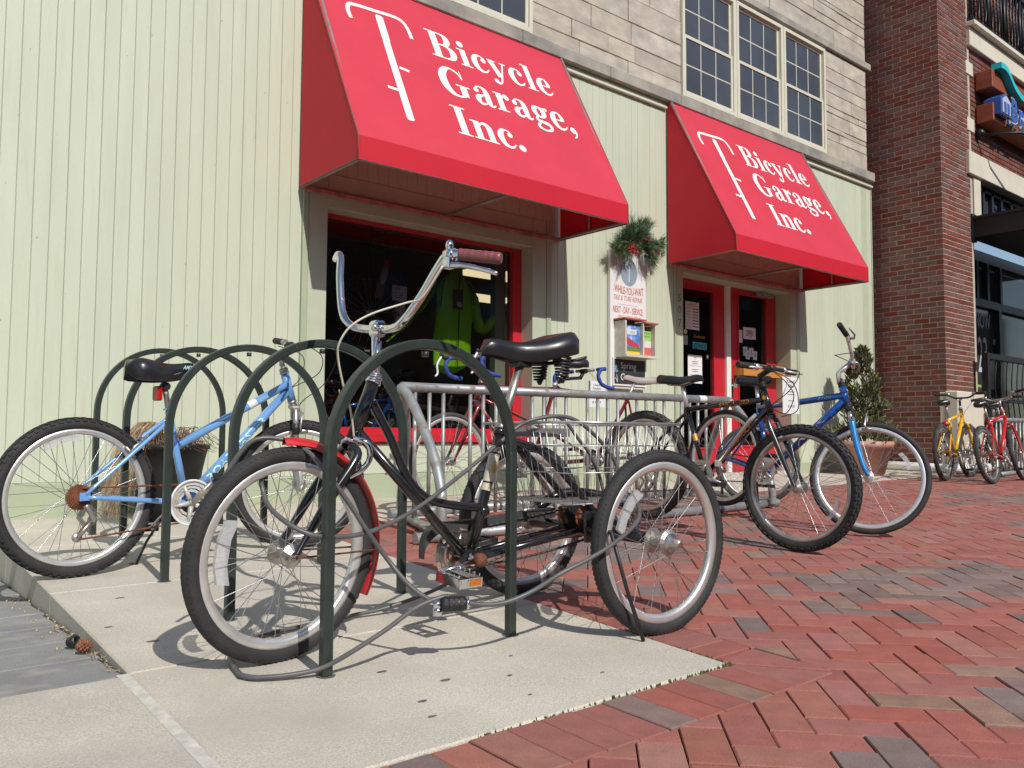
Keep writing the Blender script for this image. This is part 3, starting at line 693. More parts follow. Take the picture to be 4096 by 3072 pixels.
def awning(x0, x1, label):
    t = thing('awning', label, 'awning', (x0, 6.0, 2.595), group='shop awnings'); W = x1-x0; P = .905; ZT = 4.43-2.595; ZV = .17; yw = -.028
    th = .004
    def sheetq(name, a, b, c, d, m=m_awn, par=t):
        a, b, c, d = [Vector(p) for p in (a, b, c, d)]; n = (b-a).cross(d-a).normalized()*th; q = MB()
        q.add([a, b, c, d, a-n, b-n, c-n, d-n], [(0, 1, 2, 3), (7, 6, 5, 4), (0, 4, 5, 1), (1, 5, 6, 2), (2, 6, 7, 3), (3, 7, 4, 0)]); return q.build(name, m, par)
    cover = sheetq('cover', (0, -P, ZV), (W, -P, ZV), (W, yw, ZT), (0, yw, ZT), m_awc)
    sheetq('valance', (.0, -P-.001, 0), (W, -P-.001, 0), (W, -P-.001, ZV-.001), (0, -P-.001, ZV-.001))
    for k, x in enumerate((0., W)):
        q = MB(); po = [(-P+.003, .0), (-P+.003, ZV-.002), (yw-.002, ZT-.006), (yw-.002, 0)]
        q.prism(po, x+(.0005 if k == 0 else -.0045), x+(.0045 if k == 0 else -.0005), lambda u, v, h: (h, u, v)); q.build('side_panel', m_awn, t)
    q = MB(); f = .014
    for x in (.03, W/2, W-.03):
        q.tube([(x, -P+.03, .012), (x, -.03, .012)], f, 6)
    q.tube([(.02, -P+.02, .012), (W-.02, -P+.02, .012)], f, 6); q.tube([(.02, -.03, .012), (W-.02, -.03, .012)], f, 6)
    for x in (.03, W-.03): q.tube([(x, -P+.02, .012), (x, -P+.02, ZV-.01), (x, yw-.02, ZT-.03)], f, 6); q.tube([(x, -.45, .9), (x, -.45, .012)], f*.8, 6)
    q.tube([(.03, -.45, .93), (W-.03, -.45, .93)], f, 6); q.build('frame', m_awf, t)
    q = MB(); q.box(.03, W-.03, -.05, -.026, -.022, .008); q.build('hem', m_pink, t)
    q = MB()
    for x in (0, W): q.tube([(x, -P, 0), (x, -P, ZV), (x, yw, ZT)], .0042, 6); q.tube([(x, -P, 0), (x, yw, 0)], .0045, 6)
    q.tube([(0, -P, 0), (W, -P, 0)], .0035, 6); q.build('piping', m_edge, t)
    # writing on the slope
    e = Vector((0, -P-yw, ZV-ZT)); L = e.length; e.normalize(); nn = Vector((0, e.z, -e.y)); nn = nn if nn.y < 0 else -nn
    top = Vector((0, yw, ZT)); k = L/1.897
    def fn(u, v, h): return top + Vector((u, 0, 0)) + e*(-v*k) + nn*h      # v negative = down the slope
    q = MB()
    glyphs(q, 'Bicycle', fn, .985, -.705, .312, 1.365); glyphs(q, 'Garage,', fn, .955, -1.138, .322, 1.49); glyphs(q, 'Inc.', fn, .955, -1.582, .305, .72)
    q.build('lettering', m_vinyl, cover)
    q = MB(); g = lambda hh: (lambda a, c: fn(a, -c, hh))
    ribbon(q, ((.258, .607, .018), (.25, .52, .018), (.275, .445, .018), (.34, .42, .018), (.53, .405, .018), (.70, .392, .018), (.775, .42, .018), (.805, .50, .018), (.812, .60, .018)), g(.0008))
    ribbon(q, ((.542, .465, .036), (.536, .735, .036)), g(.0010)); ribbon(q, ((.532, .757, .033), (.518, 1.582, .033)), g(.0010))
    for x, y in ((.542, .465), (.536, .735), (.532, .757), (.518, 1.582)):
        q.add([fn(x+.034*math.cos(2*PI*i/14), -y+.02*math.sin(2*PI*i/14), .0013) for i in range(14)], [list(range(14))])
    ribbon(q, ((.575, 1.02, .014), (.665, 1.03, .014)), g(.0012)); ribbon(q, ((.40, 1.29, .014), (.487, 1.295, .014)), g(.0012))
    q.build('emblem', m_vinyl, cover); return t
awning(2.885, 5.605, 'red awning lettered Bicycle Garage over the shop window')
awning(7.207, 9.865, 'red awning lettered Bicycle Garage over the red doors')

# ------------------------------------------------------------------ notice board, wreath, things in the window
sg = thing('notice_board', 'tall white sign with red lettering, leaflet box and chalkboard on the green wall', 'sign', (6.28, 6.0, 1.2))
m_wb = mat('sign_white', (.70, .70, .70), .5, var=.04, scale=6); m_sred = mat('sign_red', (.50, .10, .07), .6, var=.1); m_sl = mat('slate_blue', (.22, .30, .36), .6)
q = MB(); q.cbox(0, .54, -.05, -.002, 0, 1.42, c=.006); bd = q.build('board', m_wb, sg)
q = MB(); q.lathe([(0, 0), (.125, 0)], 28, (0, 0, 0), 'y'); ov = q.build('oval', m_sl, bd); ov.location = (.275, -.0515, 1.205); ov.scale = (1, 1, 1.15)
F = lambda u, v: (u, -.0520, v)
q = MB(); FF = lambda a, c: (a, -.0528, c)
ribbon(q, ((.275, 1.105, .006), (.275, 1.27, .006)), FF); ribbon(q, ((.225, 1.27, .005), (.23, 1.30, .005), (.32, 1.30, .005), (.325, 1.265, .005)), FF); q.build('emblem', m_wb, bd)
q = MB(); F = lambda u, v: (u, -.0512, v)
put_text(q, 'WHILE-YOU-WAIT', lambda u, v: (u, -.0512, v-.02*math.sin((u-.05)/.45*PI)), .055, .99, .075, .44, 'l', bold=.015); put_text(q, '..', F, .03, 1.0, .06, .022); q.build('sign_lettering', m_sred, bd); q = MB()
put_text(q, 'TIRE & TUBE REPAIR', F, .045, .905, .05, .43, 'l', shear=.3); q.build('sign_lettering', m_sred, bd); q = MB(); put_text(q, 'NEXT - DAY - SERVICE', F, .035, .775, .065, .45, 'l', bold=.012); put_text(q, 'ON ALL OTHER REPAIRS', F, .11, .72, .032, .35, 'l', shear=.35)
q.build('sign_lettering', m_sred, bd)
q = MB(); q.box(.11, .40, -.0512, -.0506, .862, .865); q.build('rule', m_sl, bd)
m_bx = mat('leaflet_box_wood', (.56, .53, .48), .6, var=.12, scale=20)
q = MB(); q.box(.055, .075, -.20, -.051, .34, .68); q.box(.33, .35, -.19, -.051, .345, .675); q.box(.505, .525, -.20, -.051, .34, .66); q.box(.055, .535, -.215, -.051, .315, .34); q.box(.075, .505, -.070, -.0515, .341, .67)
q.build('leaflet_box', m_bx, sg)
q = MB(); q.box(.04, .36, -.215, -.052, .69, .705); q.box(.34, .545, -.215, -.052, .668, .683); q.build('box_roof', mat('roof_rust_red', (.42, .09, .05), .6), sg)
q = MB(); q.box(.08, .325, -.150, -.146, .345, .645); fl = q.build('leaflet', mat('leaflet_blue', (.10, .25, .62), .4, var=.35, scale=9, col2=(.65, .70, .78), th=.60, wid=.06, s2=14), sg)
F = lambda u, v: (u, -.1512, v)
for nm, po, m in (('red_barn', ((.10, .47), (.13, .52), (.31, .45), (.31, .41), (.10, .45)), mat('barn_red', (.50, .05, .05), .5)), ('yellow_strip', ((.08, .346), (.325, .346), (.325, .375), (.08, .378)), mat('strip_yellow', (.75, .50, .06), .5)), ('grass_strip', ((.08, .379), (.325, .376), (.325, .42), (.18, .415), (.08, .43)), mat('strip_green', (.13, .22, .05), .5)), ('number_plate', ((.135, .545), (.275, .55), (.275, .60), (.135, .598)), m_wb)):
    q = MB(); q.add([F(*p) for p in po], [list(range(len(po)))]); q.build(nm, m, fl)
q = MB(); put_text(q, 'I BIKE', lambda u, v: (u, -.1518, v), .16, .556, .03, .10); q.build('plate_lettering', m_sl, fl)
q = MB(); q.box(.36, .50, -.150, -.146, .345, .60); f2 = q.build('leaflet', mat('leaflet_pale', (.62, .62, .58), .5), sg)
for nm, z0, z1, m in (('green_panel', .50, .60, mat('leaflet_green', (.30, .55, .12), .5)), ('red_panel', .345, .43, mat('leaflet_red', (.60, .12, .10), .5))):
    q = MB(); q.box(.362, .498, -.1508, -.1503, z0, z1); q.build(nm, m, f2)
q = MB(); put_text(q, 'BIKING', lambda u, v: (u, -.1514, v), .365, .565, .022, .12, bold=.01); put_text(q, 'ADVENTURES', lambda u, v: (u, -.1514, v), .365, .535, .016, .12); q.build('leaflet_lettering', m_ink, f2)
q = MB(); q.cbox(.035, .505, -.062, -.051, .045, .30, c=.004); ck = q.build('chalkboard', mat('chalkboard', (.025, .03, .033), .7, var=.4, scale=9), sg)
q = MB()
for a in ((.02, .52, -.068, -.05, .03, .045), (.02, .52, -.068, -.05, .30, .312), (.02, .035, -.0675, -.05, .0455, .2995), (.505, .52, -.0675, -.05, .0455, .2995)): q.box(*a)
q.build('chalkboard_frame', m_wb, sg)
q = MB(); F = lambda u, v: (u, -.0628, v); put_text(q, 'Spring', F, .135, .205, .065, .23); put_text(q, 'Gear', F, .135, .085, .07, .19); 
for po in (((.075, .14), (.085, .10), (.088, .065)), ((.05, .11), (.075, .09), (.085, .065))): ribbon(q, [(*p, .003) for p in po], F)
q.build('chalk_writing', mat('chalk', (.68, .70, .70), .9), ck)
q = MB()
for k in range(8): a = k*PI/4; ribbon(q, ((.07, .20, .003), (.07+.035*math.cos(a), .20+.04*math.sin(a), .006)), F)
q.build('chalk_flower', mat('blue_chalk', (.20, .42, .65), .9), ck)
# ------------------------------------------------------------------ wreath over the sign
m_ndl = mat('pine_needles', (.055, .125, .04), .6, var=.5, scale=25, rnd=.45, isl=True); m_ndl2 = mat('yellow_green_sprig', (.11, .15, .035), .6, var=.4, scale=20, rnd=.3, isl=True)
m_berry = mat('red_berries', (.50, .012, .015), .25, var=.2); m_twig = mat('silver_twig', (.34, .35, .36), .7, var=.3, scale=30)
wr = thing('wreath', 'evergreen swag with red berries and cones hung over the white sign', 'wreath', (6.58, 5.93, 2.68))
rw = random.Random(3)
def needles(mb, c, d, n, L, spread, w=.0022):
    d = Vector(d).normalized()
    for i in range(n):
        v = (d + Vector((rw.gauss(0, spread), rw.gauss(0, spread)*.8, rw.gauss(0, spread)))).normalized(); l = L*(.6+.6*rw.random()); p = Vector(c)+Vector((rw.gauss(0, .012), rw.gauss(0, .012), rw.gauss(0, .012)))
        s_ = v.cross(Vector((rw.random()-.5, rw.random()-.5, rw.random()-.5))).normalized()*w; m_ = p+v*l*.5+Vector((0, 0, -.006*l/.1)); e = p+v*l+Vector((0, 0, -.016*l/.1))
        mb.add([p-s_, p+s_, m_+s_*.8, m_-s_*.8, e], [(0, 1, 2, 3), (3, 2, 4)])
q = MB(); q2 = MB()
for i in range(150):
    a = rw.uniform(-.15, PI+.15); rad = rw.uniform(.12, .30); x = rad*1.15*math.cos(a); z = rad*.75*math.sin(a)-.04
    needles(q, (x*.8, -.03-.09*rw.random(), z*.85), (x*1.2, -.25+.3*rw.random(), z*1.1+.02), 26, .105, .45)
for cx, cz, dx, dz in ((-.16, -.1, -1, -.6), (.18, -.1, 1, -.5), (-.30, -.05, -1, 0), (.30, .02, 1, .2), (.05, .2, .2, 1), (-.1, .17, -.4, 1), (.12, .2, .5, 1), (.0, .1, .6, .8)):
    for k in range(7): needles(q, (cx+rw.gauss(0, .03), -.06-.06*rw.random(), cz+rw.gauss(0, .03)), (dx, -.3, dz), 22, .12, .4)
for i in range(34):
    cx, cz = rw.choice(((.30, -.02), (.33, .08), (-.28, -.08), (.2, -.13), (-.02, -.02))); needles(q2, (cx+rw.gauss(0, .04), -.09-.03*rw.random(), cz+rw.gauss(0, .04)), (cx, -.3, -.1+rw.gauss(0, .3)), 14, .055, .6, .004)
stuff(q.build('greenery', m_ndl, wr)); stuff(q2.build('sprigs', m_ndl2, wr))
q = MB()
for cx, cz, n in ((-.16, -.06, 26), (.10, .07, 20), (.22, -.03, 20), (-.10, -.09, 12)):
    for i in range(n): q.sph((cx+rw.gauss(0, .028), -.125-.02*rw.random(), cz+rw.gauss(0, .022)), .009, 6, 4)
stuff(q.build('berries', m_berry, wr))
m_cone = mat('pine_cone', (.13, .075, .04), .8, var=.4, scale=40)
def cone(mb, c, L, r):
    for i in range(42):
        t = i/42; a = i*2.4; rr_ = r*math.sin(PI*(.12+.8*t)); mb.sph((c[0]+rr_*math.cos(a), c[1]+(t-.5)*L*.3, c[2]+(t-.5)*L+rr_*.0+.0*math.sin(a)), .0085, 5, 3, (1, 1, .6)); mb.sph((c[0]+rr_*math.cos(a), c[1]+rr_*math.sin(a), c[2]+(t-.5)*L), .0085, 5, 3, (1, 1, .6))
q = MB(); cone(q, (-.02, -.12, .05), .10, .028); q.build('pine_cones', m_cone, wr)
q = MB()
for i in range(46):
    x = rw.choice((-.2, -.12, .1, .18, .24))+rw.gauss(0, .05); q.tube([(x, -.05, -.08), (x+rw.gauss(0, .02), -.07, -.14), (x+rw.gauss(0, .04), -.06, -.19-.10*rw.random())], [.0025, .002, .001], 4)
stuff(q.build('twigs', m_twig, wr))

# ------------------------------------------------------------------ displays just behind the shop glass
m_lime = mat('lime_nylon', (.42, .95, .012), .5, var=.10, scale=7, bump=.5, bscale=22, spec=.3)
nt_ = m_lime.node_tree; tl = nt_.nodes.new('ShaderNodeBsdfTranslucent'); tl.inputs[0].default_value = (.50, 1.0, .01, 1); ms_ = nt_.nodes.new('ShaderNodeMixShader'); ms_.inputs[0].default_value = .35
nt_.links.new(nt_.nodes['Principled BSDF'].outputs[0], ms_.inputs[1]); nt_.links.new(tl.outputs[0], ms_.inputs[2]); nt_.links.new(ms_.outputs[0], nt_.nodes['Material Output'].inputs[0])
m_blk = mat('black_zip', (.012, .012, .012), .6)
jk = thing('jacket', 'lime green cycling jacket hanging behind the shop glass', 'jacket', (4.60, 6.335, 1.34))
def loft(mb, secs, n=18):
    """secs: (centre, half width vector, half depth vector) closed tube"""
    vs = []
    for c, w, d in secs:
        c, w, d = Vector(c), Vector(w), Vector(d)
        for j in range(n): a = 2*PI*j/n; vs.append(c+w*math.cos(a)+d*math.sin(a))
    fs = [(i*n+j, i*n+(j+1) % n, (i+1)*n+(j+1) % n, (i+1)*n+j) for i in range(len(secs)-1) for j in range(n)]
    mb.add(vs, fs, True)
q = MB()
bod = [((-.01, 0, .02), .205, .05), ((-.005, 0, .10), .212, .055), ((0, 0, .25), .205, .06), ((.005, 0, .42), .20, .065), ((.01, 0, .56), .195, .065), ((.01, 0, .68), .19, .062), ((.01, 0, .76), .168, .055), ((.015, 0, .815), .125, .05), ((.02, 0, .845), .08, .05), ((.02, 0, .90), .07, .045)]
loft(q, [((c[0]+.006*math.sin(k*2.1), c[1]+.006*math.sin(k*1.3), c[2]), (w, 0, .012 if k < 2 else 0), (0, d, 0)) for k, (c, w, d) in enumerate(bod)], 22)
for i, p in enumerate(q.v):   # soft folds and a dropped back hem
    a = math.sin(p.x*38+p.z*9)*.006+math.sin(p.z*31+p.x*14)*.004; q.v[i] = Vector((p.x, p.y+a, p.z+(.0 if p.z > .12 else -.10*max(0, 1-(p.x/.2)**2)*(1 if p.y > -.01 else .25)*(1-p.z/.14))))
body = q.build('body', m_lime, jk)
q = MB(); loft(q, [((-.155, 0, .755), (.03, 0, .06), (0, .05, 0)), ((-.24, -.01, .66), (.055, 0, .05), (0, .05, 0)), ((-.37, -.02, .48), (.05, 0, .05), (0, .045, 0)), ((-.50, -.02, .34), (.045, 0, .045), (0, .04, 0)), ((-.60, -.02, .27), (.035, 0, .04), (0, .035, 0)), ((-.69, -.02, .20), (.022, 0, .03), (0, .03, 0))], 14)
q.build('sleeve', m_lime, jk)
q = MB(); loft(q, [((.18, 0, .755), (-.03, 0, .06), (0, .05, 0)), ((.225, -.01, .64), (.05, 0, .02), (0, .05, 0)), ((.255, -.02, .48), (.047, 0, .01), (0, .045, 0)), ((.29, -.03, .37), (.045, 0, .03), (0, .045, 0)), ((.35, -.03, .365), (.0, 0, .05), (0, .04, 0)), ((.45, -.03, .46), (-.03, 0, .035), (0, .04, 0)), ((.53, -.03, .56), (-.04, 0, .025), (0, .04, 0)), ((.565, -.03, .60), (-.035, 0, .02), (0, .03, 0))], 14)
q.build('sleeve', m_lime, jk)
q = MB(); loft(q, [((.02, 0, .845), (.08, 0, .0), (0, .052, 0)), ((.02, .005, .89), (.075, 0, .01), (0, .05, 0)), ((.02, .01, .93), (.085, 0, .015), (0, .05, 0))], 16); q.build('collar', m_lime, jk)
q = MB(); q.tube(spline([(.0, -.078, -.02), (.005, -.082, .25), (.01, -.084, .5), (.012, -.075, .72), (.03, -.07, .84)], 6), .0045, 6); q.tube(spline([(-.13, -.055, .78), (-.165, -.064, .70), (-.18, -.06, .52)], 6), .005, 6); q.tube(spline([(.135, -.058, .775), (.175, -.066, .70), (.195, -.062, .58)], 6), .005, 6); q.build('zip_and_piping', m_blk, jk)
q = MB(); q.box(-.06, .045, -.094, -.090, .52, .70); q.build('swing_tag', mat('tag_brown', (.10, .035, .03), .6), jk)
q = MB(); q.box(-.02, .03, -.0965, -.0945, .54, .585); q.build('tag_label', m_paper, jk)
q = MB(); q.tube(spline([(-.15, 0, .80), (-.06, 0, .87), (.02, 0, .93), (.02, 0, 1.18)], 6), .006, 6); q.tube([(.02, 0, .93), (.1, 0, .86), (.18, 0, .79)], .006, 6); q.build('hanger', m_blk, jk)

m_rimb = mat('black_rim', (.02, .02, .022), .3, .4); m_spk = mat('spoke_steel', (.55, .55, .56), .3, 1.)
# ------------------------------------------------------------------ brick building beyond
m_brk = mat('red_brick', srgb(110, 60, 50), .85, var=.2, scale=18, bump=.5, bscale=90, rnd=.22, fine=.12, fscale=150)
m_brks = mat('red_brick_far', srgb(110, 60, 50), .85, var=.2, scale=18, bump=.4, bscale=90, rnd=.22, isl=True, fine=.12, fscale=150)
m_bm = mat('brick_mortar', (.46, .41, .325), .95, var=.15, scale=14, bump=.3)
m_cst = mat('cast_stone', (.60, .55, .45), .8, var=.08, scale=3, bump=.2, bscale=60)
m_steel = mat('black_steel', (.012, .012, .013), .4, .2, var=.3, scale=9)
m_wood = mat('redwood_beam', (.23, .055, .02), .6, var=.2, scale=6, stretch=(1, 1, 4))
bk = thing('brick_building', 'dark red brick building with cream stone bands beyond the shop', 'building', (11.94, 5.09, .25))
CH, BL = .0717, .2155; H = 8.6
b = MB(); b.box(.004, 1.0, .0045, 12, -.4, H)
b.box(.93, 6.5, .03, .5, 4.60, H); core = b.build('wall_core', m_bm, bk)
bricks = []
def bwall(kind, L, z0, z1, u0=0., skip=None):
    n = int((z1-z0)/CH)
    for i in range(n):
        z = z0+i*CH; off = (i % 2)*BL/2
        u = u0-off+(0 if kind == 'f' else .0)
        while u < L-.02:
            a, c = max(u, u0), min(u+BL, L)
            if c-a > .03 and not (skip and skip((a+c)/2, z)): bricks.append((kind, a, c, z))
            u += BL
bwall('s', 1.6, .05, 8.0); bwall('f', .93, .05, 8.0)
bwall('g', 4.2, 4.62, 8.0, .93, lambda u, z: 6.15 < z < 6.50)
def bpos(k, a, c, z):
    if k == 's': return (11.94, 5.09+(a+c)/2, .25+z)
    return (11.94+(a+c)/2, 5.09, .25+z)
meshes = {}
def bmesh_(k, L):
    key = (k, round(L, 3))
    if key not in meshes:
        q = MB(); j = .0058
        if k == 's': q.cbox(0, .05, -L/2+j, L/2-j, j, CH-j, c=.0025)
        else: q.cbox(-L/2+j, L/2-j, 0, .05, j, CH-j, c=.0025)
        meshes[key] = q.mesh('brick', m_brk)
    return meshes[key]
def bvis(e):
    p = bpos(*e); t = toimg(p)
    if not inframe(p, 20): return 0
    return (e[2]-e[1])/t[2]**2*(1 if e[0] == 's' else .55)
bricks.sort(key=lambda e: -bvis(e)); q = MB()
for i, (k, a, c, z) in enumerate(bricks):
    dj = .003*rw.random()
    if k == 'g': yo = .016
    else: yo = 0
    if i < 296:
        o = link('brick', bmesh_(k, c-a), core); o.location = ((-dj, (a+c)/2, z) if k == 's' else ((a+c)/2, yo-dj, z))
    else:
        j = .0058
        if k == 's': q.cbox(-dj, .05, a+j, c-j, z+j, z+CH-j, c=.0025)
        else: q.cbox(a+j, c-j, yo-dj, yo+.05, z+j, z+CH-j, c=.0025)
stuff(q.build('far_bricks', m_brks, core))
def bx(name, m, *a, c=.008): w_ = MB(); w_.cbox(*a, c=c); return w_.build(name, m, bk)
# local: x from the corner, y into the wall, z from its foot
bx('stone_base', m_cst, -.012, .95, -.14, .03, -.1, 1.11, c=.012); bx('stone_base', m_cst, -.006, .012, .03, .10, -.1, 1.10, c=.006)
bal = bx('stone_sill', m_cst, .93, 5.5, -.05, .3, 6.18, 6.46, c=.01); bx('stone_coping', m_cst, .92, 5.5, -.13, .3, 6.462, 6.54, c=.012)
for z in (5.76, 4.92): bx('stone_block', m_cst, .87, 1.10, -.012, .05, z, z+.20)
lin = bx('lintel', m_cst, .80, 1.18, -.05, .25, 4.265, 4.60); bx('lintel', m_cst, 1.185, 2.2, -.05, .25, 4.265, 4.60); bx('lintel', m_cst, 2.205, 4.2, -.05, .25, 4.265, 4.60)
bx('stone_jamb', m_cst, 1.04, 1.27, -.01, .25, 3.40, 4.262)
w_ = MB()
for x in (1.29, 1.62, 1.95, 2.3, 2.7): w_.box(x, x+.07, .10, .2, 3.5, 4.25)
w_.box(1.27, 4.2, .10, .2, 4.18, 4.262); w_.build('transom_frame', m_steel, bk)
w_ = MB(); w_.box(1.27, 4.2, .16, .17, 3.5, 4.19); w_.build('transom_glass', mat('sky_glass', (.05, .06, .08), .03, spec=.9), bk)
# steel canopy
can = MB(); can.box(.95, 5.0, -1.5, .05, 3.36, 3.40); can.box(.95, 1.0, -1.5, .05, 3.40, 3.62); can.box(.93, 1.05, -1.5, .05, 3.62, 3.66); can.box(1.0, 5.0, -1.5, -1.44, 3.40, 3.66); can.box(.90, 1.06, -.02, .06, 3.30, 3.70); can.build('canopy', m_steel, bk)
# shop front under the canopy
w_ = MB(); w_.box(.93, 1.06, .03, .5, -.1, 3.36); w_.build('pier', m_brks, bk)
w_ = MB(); w_.box(1.05, 5.0, .30, .36, 3.2, 3.36); w_.box(1.05, 5.0, .30, .36, 2.5, 2.62); w_.box(1.05, 5.0, .30, .36, -.1, .5)
for x in (1.05, 1.42, 1.80, 2.2, 2.7): w_.box(x, x+.08, .29, .36, 2.62, 3.2)
for x in (1.05, 2.62, 4.2): w_.box(x, x+.10, .29, .36, .5, 2.5)
w_.build('shopfront_frame', m_steel, bk)
w_ = MB(); w_.box(1.05, 5.0, .375, .385, .4, 3.3); sf = w_.build('shopfront_glass', mat('dim_shop_glass', (.03, .036, .036), .05, var=.5, scale=2, spec=.6), bk)
q = MB(); F = lambda u, v: (u, .371, v)
for t, u, v, h, w_ in (('LEASE  NOW', 1.22, 2.19, .24, 1.25), ('812  323  7', 1.0, 1.50, .55, 1.75), ('NEW', 1.12, 1.06, .28, .45), ('APARTMENTS', 1.12, .80, .18, 1.0)): put_text(q, t, F, u, v, h, w_)
q.build('window_lettering', mat('window_paint', (.45, .52, .53), .7), sf)
q = MB(); q.box(1.68, 2.05, .365, .373, .30, 1.30); po = q.build('poster', mat('poster_green', (.22, .52, .06), .5, var=.2), bk)
q = MB(); q.box(1.70, 2.03, .360, .364, .80, 1.27); q.build('poster_picture', mat('poster_picture', (.45, .30, .18), .5, var=.5, scale=6, col2=(.15, .35, .7), th=.58), po)
# balcony rail and the slate roof behind it
w_ = MB()
for i in range(34):
    x = 1.0+i*.125; w_.tube([(x, -.04, 6.54), (x, -.04, 7.55)], .016 if i % 5 else .028, 6)
    if i % 2 == 0: w_.tube(spline([(x, -.04, 6.62), (x+.06, -.04, 6.9), (x+.0, -.04, 7.15), (x+.06, -.04, 7.45)], 6), .011, 5)
w_.box(.95, 5.4, -.07, -.01, 7.50, 7.56); w_.box(.95, 5.4, -.06, -.02, 6.60, 6.64); w_.build('balcony_rail', m_steel, bk)
w_ = MB(); w_.box(1.0, 6, 1.2, 1.3, 6.5, 9.5); w_.build('balcony_wall', m_bm, bk)
w_ = MB()
for i in range(3): w_.box(1.4+i*1.3, 2.2+i*1.3, 1.17, 1.2, 6.6, 8.2)
w_.build('balcony_door', m_wpost, bk)
w_ = MB(); w_.add([(.93, -.1, 7.9), (6.5, -.1, 7.9), (6.5, 4, 10.5), (.93, 4, 10.5), (.93, -.1, 7.8), (6.5, -.1, 7.8)], [(0, 1, 2, 3), (0, 4, 5, 1)]); w_.build('roof', mat('slate_roof', (.20, .21, .20), .7, var=.2, scale=9, stretch=(.4, 4, 4)), bk)
w_ = MB(); w_.box(-.085, .0, .84, .915, .94, 1.035); w_.build('outlet_box', mat('brushed_steel', (.55, .56, .55), .3, .9), bk)
# hanging lamp arm
w_ = MB(); w_.tube([(1.22, .0, 4.93), (1.45, -.5, 4.88), (2.2, -.75, 4.75)], .022, 6); w_.sph((1.22, -.04, 4.94), .07); w_.sph((2.2, -.75, 4.75), .06); w_.build('lamp_arm', m_steel, bk)

# letter sign on timber brackets
sn = thing('letter_sign', 'blue and turquoise letter sign on timber beams across the brick front', 'sign', (13.1, 5.09, 5.35))
w_ = MB(); w_.cbox(.03, 3.2, -.24, -.0, -.02, .25, c=.01); w_.build('beam', m_wood, sn); w_ = MB(); w_.cbox(.03, 3.2, -.24, -.0, .475, .75, c=.01); w_.build('beam', m_wood, sn)
m_blu = mat('sign_blue', (.035, .09, .35), .35, var=.1); m_tur = mat('sign_turquoise', (.02, .48, .52), .35); m_sw = mat('sign_edge', (.55, .6, .68), .4, .3)
w_ = MB(); hs = [(.06, .07), (.43, .07), (.43, .30), (.245, .40), (.06, .30)]; w_.prism(hs, -.33, -.10, lambda u, v, h: (u, h, v)); ho = w_.build('house_icon', m_blu, sn)
w_ = MB(); w_.prism([(.10, .09), (.39, .09), (.39, .285), (.245, .36), (.10, .285)], -.342, -.3315, lambda u, v, h: (u, h, v)); w_.build('house_face', m_sw, ho)
w_ = MB(); w_.prism([(.15, .10), (.225, .10), (.225, .25), (.15, .25)], -.348, -.343, lambda u, v, h: (u, h, v)); w_.prism([(.265, .10), (.34, .10), (.34, .25), (.265, .25)], -.348, -.343, lambda u, v, h: (u, h, v)); w_.build('house_windows', m_blu, ho)
x = .47
for ch, wd_, hh in (('B', .28, .36), ('r', .22, .36), ('a', .28, .36)):
    w_ = MB(); vs, fs, tw = textgeo(ch, 0, .03); sx = wd_*.85/tw; n = len(vs)
    w_.add([(x+a*sx, -.33, .06+c*hh*.9) for a, c in vs]+[(x+a*sx, -.24, .06+c*hh*.9) for a, c in vs], [f for f in fs]+[[i+n for i in f[::-1]] for f in fs]); lo = w_.build('letter', m_blu, sn)
    w_ = MB(); vs2, fs2, _ = textgeo(ch, 0, .055); w_.add([(x+a*sx, -.322, .05+c*hh*.94) for a, c in vs2]+[(x+a*sx, -.25, .05+c*hh*.94) for a, c in vs2], fs2+[[i+len(vs2) for i in f[::-1]] for f in fs2]); w_.build('letter_back', m_sw, lo); x += wd_
def wave(z, y, m, x0, amp, th):
    w_ = MB(); P = spline([(x0, z+.20), (x0+.25, z+.18), (x0+.55, z-.02), (x0+.95, z-.10), (x0+1.6, z+.02), (x0+2.3, z+.1)], 8); po = [(u, v) for u, v in P]+[(u, v-th) for u, v in P[::-1]]
    k = len(P)
    for i in range(k-1):
        for yy in (y, y-.12): pass
        a, c = P[i], P[i+1]; w_.add([(a[0], y, a[1]), (c[0], y, c[1]), (c[0], y, c[1]-th), (a[0], y, a[1]-th), (a[0], y+.14, a[1]), (c[0], y+.14, c[1]), (c[0], y+.14, c[1]-th), (a[0], y+.14, a[1]-th)], [(0, 1, 2, 3), (7, 6, 5, 4), (0, 4, 5, 1), (3, 2, 6, 7)] + ([(0, 3, 7, 4)] if i == 0 else []))
    w_.build('wave', m, sn)
wave(.63, -.34, m_tur, .10, .1, .085); wave(.70, -.26, m_blu, .30, .1, .07)

# white drain pipe along the foot of the brick wall
w_ = MB(); pz = lambda x, y: gz(x, y)+.064
w_.tube([(11.82, 6.6, pz(11.82, 6.6)), (11.82, 5.02, pz(11.82, 5.02)), (11.90, 4.885, pz(11.93, 4.885)), (12.1, 4.86, pz(12.1, 4.86)), (14.5, 4.86, pz(14.5, 4.86))], .058, 14)
dp = tag(w_.build('drain_pipe', mat('white_pvc', (.80, .80, .80), .35, var=.05)), 'white plastic drain pipe along the foot of the brick wall', 'pipe')

